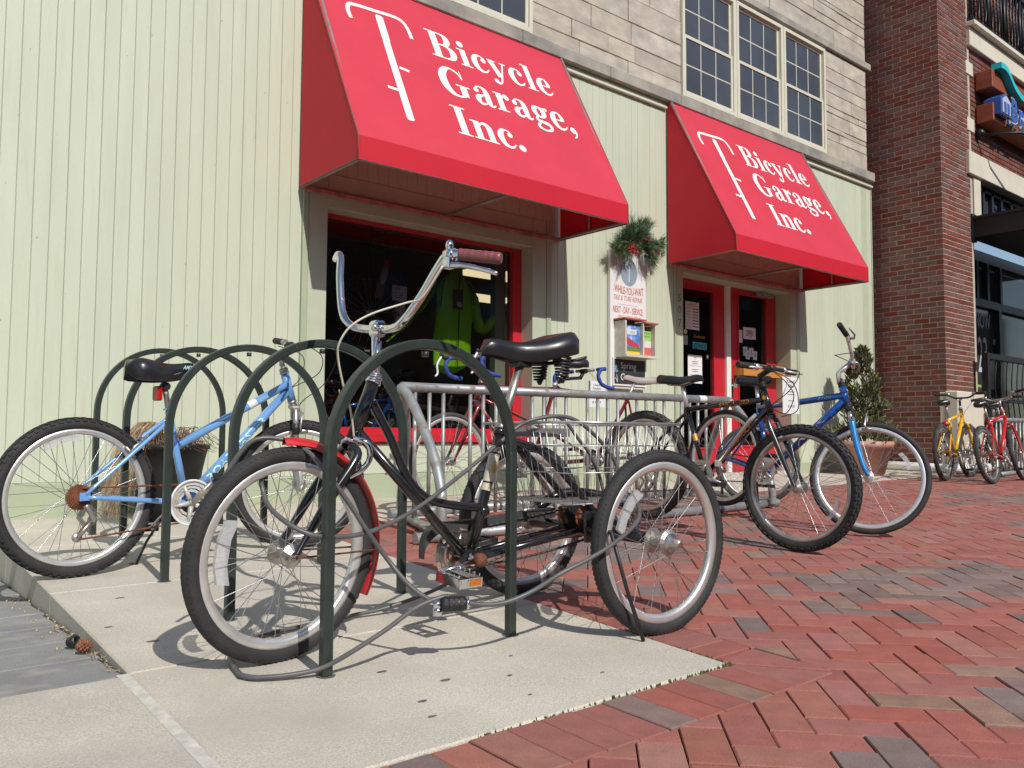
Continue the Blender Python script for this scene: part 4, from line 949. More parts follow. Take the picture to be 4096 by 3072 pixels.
# black railing in front of the brick shop
rl = thing('railing', 'black steel railing with bowed wires in front of the brick shop', 'railing', (12.82, 4.93, gz(12.82, 4.93)))
w_ = MB(); w_.box(-.04, .04, -.04, .04, 0, 1.66); w_.build('post', m_steel, rl); w_ = MB(); w_.box(2.1, 2.18, -.04, .04, 0, 1.66); w_.build('post', m_steel, rl)
w_ = MB(); w_.box(-.05, 3.0, -.035, .035, 1.58, 1.66); w_.build('top_rail', m_steel, rl)
w_ = MB(); w_.box(.04, 3.0, -.02, .02, .98, 1.03); w_.build('mid_rail', m_steel, rl)
w_ = MB(); w_.box(.04, 3.0, -.02, .02, .16, .20); w_.build('low_rail', m_steel, rl)
for i in range(13):
    x = .12+i*.2; w_ = MB(); w_.tube(spline([(x, 0, .2), (x+.08, 0, .7), (x-.02, 0, 1.2), (x+.06, 0, 1.6)], 6), .009, 5); w_.build('wire', m_steel, rl)
# ------------------------------------------------------------------ bicycle parts
m_tyre = mat('tyre_rubber', (.022, .022, .023), .75, var=.25, scale=20, bump=.3, bscale=120, col2=(.034, .033, .032), th=.62, wid=.12, s2=18)
m_tyred = mat('dusty_tyre', (.045, .043, .04), .85, var=.35, scale=12, bump=.4, bscale=90, col2=(.11, .10, .085), th=.58, wid=.12, s2=9)
m_alu = mat('alloy_rim', (.72, .71, .69), .36, .72, var=.10, scale=20, col2=(.30, .22, .15), th=.74, wid=.05, s2=26)
m_alud = mat('dull_alloy', (.47, .45, .42), .42, .9, var=.18, scale=14, col2=(.24, .17, .11), th=.66, wid=.08, s2=20)
m_chrome = mat('chrome', (.74, .74, .75), .10, 1., var=.04, scale=20, col2=(.26, .12, .05), th=.70, wid=.05, s2=34)
m_steelw = mat('worn_steel', (.50, .48, .45), .35, 1., var=.2, scale=20, col2=(.30, .13, .05), th=.62, wid=.07, s2=25)
m_rust = mat('rusty_steel', (.17, .060, .028), .85, .1, var=.4, scale=40, bump=.5, bscale=160)
m_plas = mat('black_plastic', (.018, .018, .019), .45, var=.2, scale=15)
m_vin = mat('black_vinyl', (.016, .016, .018), .33, var=.15, scale=8, coat=.15, bump=.06, bscale=300)
m_bpaint = mat('black_enamel', (.013, .013, .015), .22, var=.2, scale=10, coat=.5, col2=(.20, .065, .022), th=.735, wid=.015, s2=16)
m_bp2 = mat('black_frame_paint', (.012, .010, .011), .25, var=.2, scale=10, coat=.5)
m_blue = mat('light_blue_paint', (.20, .42, .80), .2, .25, var=.06, scale=8, coat=.8)
m_tblue = mat('deep_blue_paint', (.008, .085, .36), .2, .35, var=.08, scale=6, coat=.9)
m_tlow = mat('bright_blue_paint', (.025, .24, .58), .2, .4, var=.08, scale=6, coat=.9)
m_maroon = mat('maroon_paint', (.17, .008, .016), .2, .3, var=.1, scale=8, coat=.8)
m_yel = mat('yellow_paint', (.78, .42, .01), .3, var=.08, coat=.5); m_fred = mat('bright_red_paint', (.55, .012, .015), .3, var=.08, coat=.5)
m_fend = mat('red_fender', (.50, .012, .016), .35, var=.08, scale=12, coat=.5, col2=(.30, .02, .02), th=.66, wid=.1)
m_refl = mat('clear_reflector', (.60, .61, .62), .15, var=.10, scale=90, bump=.6, bscale=260); m_refl.node_tree.nodes['Principled BSDF'].inputs['Alpha'].default_value = .55
m_amber = mat('amber_reflector', (.50, .13, .01), .25, var=.2, scale=120); m_redl = mat('red_reflector', (.40, .01, .01), .2, var=.2, scale=120)
m_pinkg = mat('maroon_grip', (.20, .055, .062), .42, var=.2, scale=60, bump=.3, bscale=200, spec=.6)
m_white = mat('white_decal', (.70, .70, .70), .5, var=.04); m_gold = mat('gold_decal', (.62, .36, .05), .4, .2, var=.1); m_cdec = mat('cream_decal', (.55, .50, .40), .5, var=.1, scale=30, col2=(.36, .32, .25), th=.62); m_odec = mat('orange_decal', (.75, .32, .02), .5, var=.08); m_sdec = mat('aqua_decal', (.45, .72, .74), .5)
m_btape = mat('blue_bar_tape', (.025, .06, .27), .7, var=.2, scale=30, bump=.4, bscale=120)
m_cable = mat('cable_sleeve', (.012, .012, .013), .45); m_grip = mat('black_grip', (.022, .022, .023), .7, var=.2, bump=.5, bscale=120)
m_wire = mat('basket_wire', (.55, .55, .54), .35, .8, var=.15, scale=20, col2=(.24, .12, .06), th=.66, wid=.06)
m_galv = mat('galvanised', (.36, .375, .38), .5, .6, var=.22, scale=9, col2=(.22, .19, .165), th=.60, wid=.06, s2=14, bump=.15, bscale=60)
m_vsad = mat('grey_saddle', (.38, .34, .31), .4, var=.08)

def wheel(parent, Mx, r, tr, tyre=m_tyre, rim=m_alu, knob=None, nsp=32, hubw=.085, hubr=.018, hub=m_steelw, refl=(), sp=m_spk, rimh=.016, spr=.0013, label=None, name='wheel', refl_m=None, seed=0):
    """hub and spokes, with tyre and rim hung on them"""
    R2 = r-2*tr
    b = MB(); b.M = Mx
    b.lathe([(.005, -hubw*.62), (.007, -hubw*.62), (.007, -hubw*.5), (hubr*.8, -hubw*.5), (hubr*1.9, -hubw*.36), (hubr*1.9, -hubw*.32), (hubr, -hubw*.28), (hubr*.85, 0), (hubr, hubw*.28), (hubr*1.9, hubw*.32), (hubr*1.9, hubw*.36), (hubr*.8, hubw*.5), (.007, hubw*.5), (.007, hubw*.62), (.005, hubw*.62)], 16, (0, 0, 0), 'y', smooth=False)
    w = b.build(name, hub, parent)
    b = MB(); b.M = Mx; rs = random.Random(seed)
    for i in range(nsp):
        a = 2*PI*(i+.15*seed)/nsp; side = 1 if i % 2 else -1; cr = .95 if (i//2) % 2 else -.95; ah = a+cr
        p = (hubr*1.75*math.cos(ah), side*hubw*.34, hubr*1.75*math.sin(ah)); e = ((R2-.004)*math.cos(a), side*.002, (R2-.004)*math.sin(a))
        b.tube([p, e], spr, 4, cap=False)
        n_ = Vector(e); d_ = (Vector(p)-n_).normalized(); b.tube([n_, n_+d_*.014], spr*1.9, 5)
    b.build('spokes', sp, w)
    b = MB(); b.M = Mx; b.lathe([(r-tr+tr*math.cos(t)*1.0, tr*.96*math.sin(t)) for t in [2*PI*k/14 for k in range(14)]], 72, (0, 0, 0), 'y', closed=True)
    if knob:
        rows, kh, kn, kw = knob
        for ri, (ang, wd_) in enumerate(rows):
            for i in range(kn):
                a = 2*PI*(i+.5*(ri % 2))/kn; da = 2*PI/kn*.31
                P = []
                for rad in (tr*.9, tr+kh):
                    for (u, s_) in ((-da, -wd_), (da, -wd_), (da, wd_), (-da, wd_)):
                        sc = .86 if rad > tr else 1
                        t = ang+s_*sc; rr_ = r-tr+rad*math.cos(t); P.append((rr_*math.cos(a+u*sc), rad*math.sin(t), rr_*math.sin(a+u*sc)))
                b.add(P, [(4, 5, 6, 7), (0, 1, 5, 4), (1, 2, 6, 5), (2, 3, 7, 6), (3, 0, 4, 7)])
    b.build('tyre', tyre, w)
    b = MB(); b.M = Mx; hw = tr*.62
    b.lathe([(R2+.006, -hw), (R2+.008, -hw*.8), (R2-.002, -hw*.55), (R2-.002, hw*.55), (R2+.008, hw*.8), (R2+.006, hw), (R2-rimh*.55, hw*.98), (R2-rimh, hw*.55), (R2-rimh, -hw*.55), (R2-rimh*.55, -hw*.98)], 72, (0, 0, 0), 'y', closed=True)
    b.build('rim', rim, w)
    for (a, rad, ln, wd_) in refl:
        b = MB(); ca, sa = math.cos(a), math.sin(a); t = Vector((-sa, 0, ca)); n_ = Vector((ca, 0, sa)); c = n_*rad
        pts = [c+t*(ln*.5*x)+n_*(wd_*.5*y) - n_*(.18*ln*x*x*.6) for x, y in ((-1, -1), (-.4, -1), (.4, -1), (1, -1), (1, 1), (.4, 1), (-.4, 1), (-1, 1))]
        vs = [p+Vector((0, d, 0)) for d in (-.006, .006) for p in pts]; fs = [list(range(8))[::-1], list(range(8, 16))]+[(i, (i+1) % 8, 8+(i+1) % 8, 8+i) for i in range(8)]
        b.M = Mx; b.add(vs, fs); b.build('reflector', refl_m or m_refl, w)
    return w
KNOB = ([(-.95, .20), (-.42, .17), (.0, .14), (.42, .17), (.95, .20)], .0042, 62, 0)
KNOB2 = ([(-1.05, .22), (-.5, .18), (.0, .16), (.5, .18), (1.05, .22)], .0048, 54, 0)
TREAD = ([(-.85, .12), (.85, .12)], .0012, 110, 0)

def saddle(parent, Mx, tail, nose, z, W, m=m_vin, wide=False, top=None, drop=.05, name='saddle', ntilt=0.):
    """lofted shell: wide tail narrowing to the nose"""
    L = nose-tail; b = MB(); b.M = Mx; n = 14; m_ = 9; vs = []
    for i in range(n+1):
        s_ = i/n
        hw = W*.5*((1-(max(0, .16-s_)/.16)**2)**.5 if s_ < .16 else 1)
        k = max(0, (s_-.22)/.5); k = min(1, k); k = k*k*(3-2*k); hw = hw*(1-k)+(.022 if not wide else .030)*k
        if s_ > .92: hw *= max(.08, math.sqrt(max(0, 1-((s_-.92)/.085)**2)))
        zt = z+(.012 if not wide else .02)*math.cos(s_*PI*1.7)*(1-.3*s_)-ntilt*s_-(.016*(max(0, s_-.86)/.14)**2)-(.022*(max(0, .12-s_)/.12)**2)
        dr = drop*(1.0-.35*s_) if not wide else drop*(1.0-.40*s_)
        er = math.sqrt(max(0, 1-((.15-s_)/.15)**2)) if s_ < .15 else (math.sqrt(max(0, 1-((s_-.90)/.1)**2)) if s_ > .90 else 1)
        dr *= .25+.75*er; zt -= (1-er)*(.030 if wide else .018)
        for j in range(m_+1):
            t = -1+2*j/m_; aw = abs(t)
            y = hw*math.copysign(min(1, aw*1.16), t); zz = zt-dr*(max(0, aw-.55)/.45)**1.5-(.004*(1-aw) if not wide else 0)
            vs.append((tail+L*s_, y*(1-.10*(max(0, aw-.75)/.25)), zz))
    q = m_+1; fs = [(i*q+j, i*q+j+1, (i+1)*q+j+1, (i+1)*q+j) for i in range(n) for j in range(m_)]
    o0 = len(vs); vs += [(x, y*.86, zz-.004 if abs(j % q-(q-1)/2) > 3 else zz-.02) for j, (x, y, zz) in enumerate(list(vs))]
    fs += [tuple(reversed([o0+k for k in f])) for f in fs]
    for i in range(n): fs += [(i*q, (i+1)*q, o0+(i+1)*q, o0+i*q), (o0+i*q+m_, o0+(i+1)*q+m_, (i+1)*q+m_, i*q+m_)]
    fs += [[j for j in range(q)]+[o0+j for j in range(q)][::-1], [n*q+j for j in range(q)][::-1]+[o0+n*q+j for j in range(q)]]
    b.add(vs, fs, True); o = b.build(name, m, parent)
    b = MB(); b.M = Mx
    for y in (-.022, .022): b.tube(spline([(tail+L*.12, y*1.6, z-.03), (tail+L*.3, y, z-.058), (tail+L*.6, y, z-.058), (tail+L*.93, y*.4, z-.03-ntilt)], 5), .0038, 6)
    b.build('saddle_rails', m_steelw, o); return o

def taper(mb, p, q, r0, r1, n=12): mb.tube([p, q], [r0, r1], n)
def ring(mb, p, q, r0, r1, n=14): mb.tube([p, q], [r0, r1], n)
def X3(p, y=0.): return (p[0], y, p[1])
def lerp(a, b, t): return tuple(x+(y-x)*t for x, y in zip(a, b))

def wrap_text(parent, name, txt, a, b, r, h, u0, w, side, m, Mx=None, shear=0., bold=0., up=0., flip=False):
    """writing wrapped on the flank of a tube from a to b (points in X,Z), side=+1 left / -1 right"""
    a = Vector(X3(a)); b = Vector(X3(b)); d = (b-a).normalized(); Y = Vector((0, side, 0)); n = d.cross(Y) if side < 0 else Y.cross(d)
    if n.z < 0: n = -n
    vs, fs, tw = textgeo(txt, shear, bold); sx = w/tw; q = MB(); q.M = Mx; out = []
    for x, y in vs:
        hh = up+(y-.5)*h; ang = hh/r; out.append(a+d*((u0+x*sx) if not flip else (u0+w-x*sx))+Y*(math.cos(ang)*(r+.0008))+n*(math.sin(ang)*(r+.0008)))
    q.add(out, fs); return q.build(name, m, parent)

def chainset(T, bb, ra, ring_r, cog_r, side, m_ch=m_plas, crank_a=.9, arm=.17, m_ring=m_alud, pedal_m=m_plas, ring_n=40, cog_m=m_rust, drop=True, only=None, y0=.045, arms=(1, 1)):
    """crankset with rings and pedals, chain, cassette; side = -1 right"""
    b = MB(); y = side*y0
    for k, (rr_, dy) in enumerate(((ring_r, .006), (ring_r*.82, 0.), (ring_r*.6, -.006))):
        yy = y+side*dy; n = 48 if k == 0 else 36; o = [(rr_*(1+(.022 if i % 2 else -.01))*math.cos(2*PI*i/n), rr_*(1+(.022 if i % 2 else -.01))*math.sin(2*PI*i/n)) for i in range(n)]
        vs = [(bb[0]+p[0], yy+s_, bb[1]+p[1]) for s_ in (-.0015, .0015) for p in o]+[(bb[0]+p[0]*.80, yy+s_, bb[1]+p[1]*.80) for s_ in (-.0015, .0015) for p in o]
        fs = []
        for i in range(n): j = (i+1) % n; fs += [(i, j, 2*n+j, 2*n+i), (n+i, 3*n+i, 3*n+j, n+j), (i, n+i, n+j, j), (2*n+i, 2*n+j, 3*n+j, 3*n+i)]
        b.add(vs, fs)
    for k in range(5):
        a = crank_a+2*PI*k/5; b.tube([(bb[0]+.012*math.cos(a), y+side*.004, bb[1]+.012*math.sin(a)), (bb[0]+ring_r*.84*math.cos(a), y+side*.004, bb[1]+ring_r*.84*math.sin(a))], [.013, .007], 6)
    cs = b.build('crankset', m_ring, T)
    b = MB(); b.tube([(bb[0], -.055, bb[1]), (bb[0], .055, bb[1])], .014, 10); b.build('bottom_bracket', m_steelw, cs)
    for k, (sd, a) in enumerate(((side, crank_a), (-side, crank_a+PI))):
        if not arms[k]: continue
        e = (bb[0]+arm*math.cos(a), bb[1]+arm*math.sin(a)); b = MB()
        b.tube([(bb[0], sd*.062, bb[1]), (e[0], sd*.078, e[1])], [.014, .011], 8, sec=[(1, .55), (.6, .8), (-.6, .8), (-1, .55), (-1, -.55), (-.6, -.8), (.6, -.8), (1, -.55)]); b.lathe([(0, 0), (.016, 0), (.016, .012), (0, .012)], 12, (bb[0], sd*.062-.006, bb[1]), 'y'); b.build('crank_arm', m_ring if cog_m != m_rust else m_alud, cs)
        b = MB(); px, pz_ = e; y1, y2 = sorted((sd*.095, sd*.18))
        b.box(px-.045, px-.033, y1, y2, pz_-.012, pz_+.012); b.box(px+.033, px+.045, y1, y2, pz_-.012, pz_+.012); b.box(px-.045, px+.045, y1, y1+.008, pz_-.011, pz_+.011); b.box(px-.045, px+.045, y2-.008, y2, pz_-.011, pz_+.011); b.box(px-.012, px+.012, y1, y2, pz_-.010, pz_+.010); b.tube([(px, sd*.08, pz_), (px, sd*.10, pz_)], .006, 6)
        for i in range(5):
            for xx in (-.039, .039): yy = y1+(y2-y1)*(i+.5)/5; b.tube([(px+xx, yy, pz_), (px+xx, yy, pz_+.017)], .002, 4)
        b.build('pedal', pedal_m, cs)
    b = MB(); prof = []
    for k in range(6): rk = cog_r*(1-.10*k); yy = side*(.030+.0035*k); prof += [(rk, yy-.002), (rk, yy+.002), (rk*.86, yy+.002)]
    for k in range(5): gear(b, (ra[0], side*(.030+.0045*k), ra[1]), cog_r*(1-.11*k), .0016, 30-3*k, cog_r*.35)
    b.tube([(ra[0], side*.028, ra[1]), (ra[0], side*.054, ra[1])], cog_r*.36, 12); b.build('cassette', cog_m, T)
    # chain as a ribbed strand
    d = Vector((bb[0]-ra[0], bb[1]-ra[1])); L = d.length; d.normalize(); nv = Vector((-d.y, d.x)); rr_ = ring_r*.84; rc = cog_r*.7; yy = side*(y0+.001)
    pts = []
    def strand(p, q):
        n = int((Vector(q)-Vector(p)).length/.0127)
        return [(*lerp(p, q, i/max(1, n)), i) for i in range(n+1)]
    A_ = Vector(ra)+nv*rc; B_ = Vector(bb)+nv*rr_; C_ = Vector(bb)-nv*rr_
    lower = [(C_.x, C_.y)]
    dp = (ra[0]-.012, ra[1]-.17) if drop else (ra[0]-nv.x*rc, ra[1]-nv.y*rc)
    b = MB()
    for (p, q) in (((A_.x, A_.y), (B_.x, B_.y)), ((C_.x, C_.y), dp)):
        P = strand(p, q); b.tube([(u, yy, v) for u, v, i in P], [(.0048 if i % 2 else .0034) for u, v, i in P], 6, smooth=False)
    if drop: P = strand((ra[0]+.05, ra[1]-.075), (ra[0]-.012, ra[1]-.15)); b.tube([(u, yy, v) for u, v, i in P], [(.0048 if i % 2 else .0034) for u, v, i in P], 6, smooth=False)
    b.build('chain', m_ch, T)
    if drop:
        b = MB(); b.tube(spline([(ra[0]+.01, yy+side*.02, ra[1]-.03), (ra[0]+.035, yy+side*.025, ra[1]-.07), (ra[0]+.045, yy+side*.012, ra[1]-.095)], 5), [.012]*11, 7)
        for px, pz_ in ((ra[0]+.045, ra[1]-.095), (ra[0]-.012, ra[1]-.16)): b.lathe([(.004, -.004), (.020, -.003), (.020, .003), (.004, .004)], 14, (px, yy, pz_), 'y', cap=True)
        b.tube([(ra[0]+.045, yy+side*.009, ra[1]-.095), (ra[0]-.012, yy+side*.009, ra[1]-.16)], .008, 6, sec=[(1, .3), (-1, .3), (-1, -.3), (1, -.3)]); b.build('derailleur', m_alud, T)
    return cs

def gear(b, c, r, th, n, ri):
    """toothed disc in the X-Z plane"""
    m_ = n*4; prof = [(r*(1.0 if i % 4 in (0, 1) else .925)) for i in range(m_)]
    vs = []
    for s_ in (-th, th): vs += [(c[0]+prof[i]*math.cos(2*PI*i/m_), c[1]+s_, c[2]+prof[i]*math.sin(2*PI*i/m_)) for i in range(m_)]
    for s_ in (-th, th): vs += [(c[0]+ri*math.cos(2*PI*i/m_), c[1]+s_, c[2]+ri*math.sin(2*PI*i/m_)) for i in range(m_)]
    fs = []
    for i in range(m_):
        j = (i+1) % m_; fs += [(i, j, m_+j, m_+i), (i, 2*m_+i, 2*m_+j, j), (m_+i, m_+j, 3*m_+j, 3*m_+i)]
    b.add(vs, fs)

def vbrake(T, c, r, d, Mx, spread=.042):
    """pair of rim-brake arms: c wheel centre, d angle of the mount round the wheel"""
    b = MB(); b.M = Mx; ca, sa = math.cos(d), math.sin(d)
    for s_ in (-1, 1):
        p0 = (c[0]+(r-.06)*ca, s_*spread, c[1]+(r-.06)*sa); p1 = (c[0]+(r-.03)*ca-.012*sa, s_*spread*1.05, c[1]+(r-.03)*sa+.012*ca); p2 = (c[0]+(r+.045)*ca, s_*spread*.75, c[1]+(r+.045)*sa)
        b.tube([p0, p1, p2], [.008, .007, .005], 6); q = (c[0]+(r-.052)*ca, s_*spread*.6, c[1]+(r-.052)*sa); b.tube([(q[0]+.03*sa, q[1], q[2]-.03*ca), (q[0]-.03*sa, q[1], q[2]+.03*ca)], .007, 6)
    p = (c[0]+(r+.043)*ca, 0, c[1]+(r+.043)*sa); b.tube([(p[0], -spread*.75, p[2]), (p[0], spread*.75, p[2])], .0015, 4); return b.build('rim_brake', m_alud, T)

def steerM(ht, hb, ang):
    ax = Vector((ht[0]-hb[0], 0, ht[1]-hb[1])).normalized(); c = Vector(X3(hb))
    return Matrix.Translation(c) @ Matrix.Rotation(ang, 4, ax) @ Matrix.Translation(-c)

def flatbar(T, Mx, c, hw, rise, sweep, m, grip=m_grip, gl=.12, lever=m_alud, barends=False, tilt=0.):
    P = [(c[0]-sweep, -hw, c[1]+rise), (c[0]-sweep*.5, -hw*.62, c[1]+rise), (c[0], -hw*.30, c[1]+rise*.1), (c[0], 0, c[1]), (c[0], hw*.30, c[1]+rise*.1), (c[0]-sweep*.5, hw*.62, c[1]+rise), (c[0]-sweep, hw, c[1]+rise)]
    b = MB(); b.M = Mx; b.tube(spline(P, 5), .0115, 9); h = b.build('handlebar', m, T); pts = spline(P, 10)
    for s_ in (-1, 1):
        e = Vector(P[0] if s_ < 0 else P[-1]); i_ = Vector(P[1] if s_ < 0 else P[-2]); d = (i_-e).normalized(); b = MB(); b.M = Mx
        b.tube([e-d*.004, e, e+d*gl*.5, e+d*gl], [.016, .0175, .0165, .0175], 10); b.build('grip', grip, h)
        b = MB(); b.M = Mx; p = e+d*(gl+.02); b.tube([p, p+d*.03], .017, 8); f = Vector((.05, 0, -.012)); b.tube([p+d*.02, p+d*.012+f*.7, p-d*.04+f*1.15, p-d*.12+f*1.05], [.009, .007, .006, .0055], 6); b.build('brake_lever', lever, h)
    return h

def cable(T, pts, r=.0026, m=None, Mx=None, name='cable'):
    b = MB(); b.M = Mx; b.tube(spline(pts, 7), r, 6); return b.build(name, m or m_cable, T)

def frame_mb(G, rt=.016):
    """double-triangle frame from the joints in G"""
    b = MB(); tt = G['tt']; dt = G['dt']
    b.tube([X3(tt[0]), X3(tt[1])], G.get('rtt', rt), 12); b.tube([X3(dt[0]), X3(dt[1])], G.get('rdt', rt*1.15), 12); b.tube([X3(G['bb']), X3(G['st'])], G.get('rst', rt), 12)
    b.tube([X3(G['hb']), X3(G['ht'])], G.get('rht', rt*1.2), 14); b.tube([(G['bb'][0], -.036, G['bb'][1]), (G['bb'][0], .036, G['bb'][1])], .022, 12)
    ra, bb, st = G['ra'], G['bb'], G.get('ss', G['st'])
    for s_ in (-1, 1):
        b.tube(spline([(bb[0]-.01, s_*.022, bb[1]-.002), (bb[0]-.12, s_*.045, bb[1]+(ra[1]-bb[1])*.25), (ra[0]+.02, s_*.066, ra[1])], 5), [.011]*8+[.010, .009, .008], 9)
        b.tube(spline([(st[0], s_*.020, st[1]-.005), (lerp(st, ra, .3)[0], s_*.045, lerp(st, ra, .3)[1]), (ra[0]+.012, s_*.066, ra[1]+.012)], 5), [.009]*8+[.008, .008, .007], 8)
        b.cbox(ra[0]-.012, ra[0]+.03, s_*.066-.003, s_*.066+.003, ra[1]-.014, ra[1]+.02, c=.002)
    b.tube([(lerp(bb, ra, .34)[0], -.04, lerp(bb, ra, .34)[1]), (lerp(bb, ra, .34)[0], .04, lerp(bb, ra, .34)[1])], .007, 6); b.tube([(lerp(st, ra, .3)[0], -.045, lerp(st, ra, .3)[1]), (lerp(st, ra, .3)[0], .045, lerp(st, ra, .3)[1])], .007, 6)
    return b
def rigid_fork(T, Mx, hb, fa, m, sp=.045, r=.0125, crown=None):
    b = MB(); b.M = Mx; d = Vector((fa[0]-hb[0], fa[1]-hb[1])); c = crown or (hb[0]+d.x*.06, hb[1]-.02)
    b.tube([X3(hb), X3(c)], .018, 12)
    for s_ in (-1, 1): b.tube(spline([(c[0]-.002, s_*.012, c[1]), (c[0]+.002, s_*sp, c[1]-.03), (lerp(c, fa, .45)[0]-.006, s_*sp*1.08, lerp(c, fa, .45)[1]), (lerp(c, fa, .8)[0]-.004, s_*sp*1.05, lerp(c, fa, .8)[1]), (fa[0], s_*.052, fa[1])], 5), [r]*11+[r*.92, r*.86, r*.8, r*.74, r*.7, r*.66, r*.62, r*.6, r*.6], 10)
    return b.build('fork', m, T)
def headset(T, Mx, ht, hb, stem_top, m=m_steelw, r=.0115):
    a = Vector((ht[0]-hb[0], 0, ht[1]-hb[1])).normalized(); H_ = Vector(X3(ht)); B_ = Vector(X3(hb)); b = MB(); b.M = Mx
    for k, (o, rr_) in enumerate(((.002, .024), (.010, .021), (.018, .023), (.026, .018))): b.tube([H_+a*o, H_+a*(o+.007)], rr_, 14)
    b.tube([H_, X3(stem_top)], r, 12); o = b.build('headset', m, T); b = MB(); b.M = Mx; b.tube([B_-a*.002, B_-a*.012], .023, 14); b.build('lower_cup', m, T); return o
def bike_root(name, label, group, O, hd, lean=0., zoff=0.):
    r_ = thing(name, label, 'bicycle', (O[0], O[1], gz(*O)+zoff), (0, 0, 0), group); r_.rotation_mode = 'XYZ'; r_.rotation_euler = (lean, 0, math.atan2(hd[1], hd[0])); return r_
def WM(c, Mx=None, spin=0.):
    m = Matrix.Translation(X3(c)) @ Matrix.Rotation(spin, 4, 'Y'); return (Mx @ m) if Mx else m
def seatpost(T, a, b_, r=.013, m=m_alud):
    q = MB(); q.tube([X3(a), X3(b_)], r, 12); q.cbox(b_[0]-.03, b_[0]+.03, -.024, .024, b_[1]-.012, b_[1]+.006, c=.004); return q.build('seatpost', m, T)
I4 = Matrix.Identity(4)
# ------------------------------------------------------------------ the black tricycle
tk = thing('tricycle', 'old black adult tricycle with ape-hanger bars, red front fender and wire basket', 'tricycle', (2.208, 2.216, gz(2.208, 2.216)), (0, 0, math.atan2(.05, -.998)))
ht, hb = (.866, .775), (.930, .607); fa = (1.14, .288); SM = steerM(ht, hb, math.radians(11))
b = MB(); b.tube([X3(ht), X3(hb)], .0205, 14); b.tube([X3((.914, .632)), X3((.53, .240))], .0160, 12)
b.tube(spline([X3(p) for p in ((.868, .722), (.838, .672), (.802, .612), (.768, .540), (.735, .483), (.690, .437), (.640, .413), (.568, .397), (.452, .384))], 5), .0140, 12)
b.tube([X3((.503, .228)), X3((.385, .640))], .0175, 12); b.tube([(.518, -.035, .232), (.518, .035, .232)], .024, 14)
for s_ in (-1, 1):
    b.tube([(.50, s_*.035, .230), (.02, s_*.055, .300)], .0125, 10); b.tube(spline([(.372, s_*.022, .612), (.30, s_*.045, .588), (.235, s_*.052, .560), (.10, s_*.055, .445), (-.02, s_*.055, .325)], 5), .0125, 10)
b.tube([(.47, 0, .37), (.44, 0, .376)], .0205, 12); b.tube([X3((.389, .625)), X3((.383, .645))], .021, 12)
fr = b.build('frame', m_bpaint, tk)
# seat tube sticker
a_, c_ = Vector(X3((.385, .640))), Vector(X3((.503, .228))); d_ = (c_-a_).normalized()
def band(t0, t1, m, name, r=.0182, par=fr):
    q = MB(); q.tube([a_+d_*t0, a_+d_*t1], r, 16, cap=False); return q.build(name, m, par)
bd_ = band(.058, .208, m_cdec, 'seat_tube_sticker'); band(.078, .084, m_plas, 'sticker_band', .0185); band(.178, .184, m_plas, 'sticker_band', .0185)
wrap_text(bd_, 'sticker_lettering', 'SUN', (.385, .640), (.503, .228), .0184, .012, .066, .022, 1, m_plas); wrap_text(bd_, 'sticker_lettering', 'DELUXE', (.385, .640), (.503, .228), .0184, .010, .187, .014, 1, m_plas)
q = MB(); Yv = Vector((0, 1, 0)); nv_ = Yv.cross(d_)
for rad0, rad1 in ((.0125, .010), (.0075, .003)):
    n = 20; vs = []
    for rad in (rad0, rad1):
        for i in range(n):
            aa = 2*PI*i/n; hh = rad*math.cos(aa)/.0184; vs.append(a_+d_*(.128+rad*1.5*math.sin(aa))+Yv*(.0190*math.cos(hh))+nv_*(.0190*math.sin(hh)))
    q.add(vs, [(i, (i+1) % n, n+(i+1) % n, n+i) for i in range(n)])
q.build('sticker_crest', m_gold, bd_)
# rear axle, housing, intermediate sprockets
b = MB(); b.tube([(0, -.40, .292), (0, .42, .282)], .009, 10); b.tube([(0, -.30, .291), (0, .30, .285)], .021, 12); b.cbox(-.05, .07, -.075, -.062, .25, .37, c=.006); b.cbox(-.05, .07, .062, .075, .25, .36, c=.006); b.tube([(.035, -.07, .335), (.035, .07, .335)], .016, 10)
b.tube(spline([(.13, -.12, .36), (.03, -.10, .41), (-.10, -.06, .405), (-.2, .0, .36), (-.10, .15, .33), (0, .24, .29)], 6), .019, 10); b.tube([(.30, 0, .57), (.02, -.18, .41)], .010, 8)
b.build('axle_housing', m_bpaint, tk)
b = MB()
for (x, z, y, r_) in ((.035, .335, -.05, .045), (.035, .335, .03, .04), (0, .288, .035, .045)): b.lathe([(.01, -.003), (r_, -.002), (r_, .002), (.01, .003)], 26, (x, y, z), 'y', smooth=False)
b.build('sprockets', m_rust, tk)
for y, dz, sd in ((.365, -.010, 1), (-.365, .010, 2)):
    wheel(tk, Matrix.Translation((0, y, .290+dz)), .30, .0235, m_tyre, m_alu, TREAD, 36, .10, .022, m_alud, refl=((.62 if y > 0 else 2.5, .19, .15, .032),), seed=sd, rimh=.02)
b = MB()
for y in (.44,): b.lathe([(0, .02), (.012, .02), (.014, .008), (.018, .004), (.018, -.012), (.03, -.018), (.03, -.03)], 16, (0, y-.01, .280), 'y')
b.build('axle_nut', m_steelw, tk)
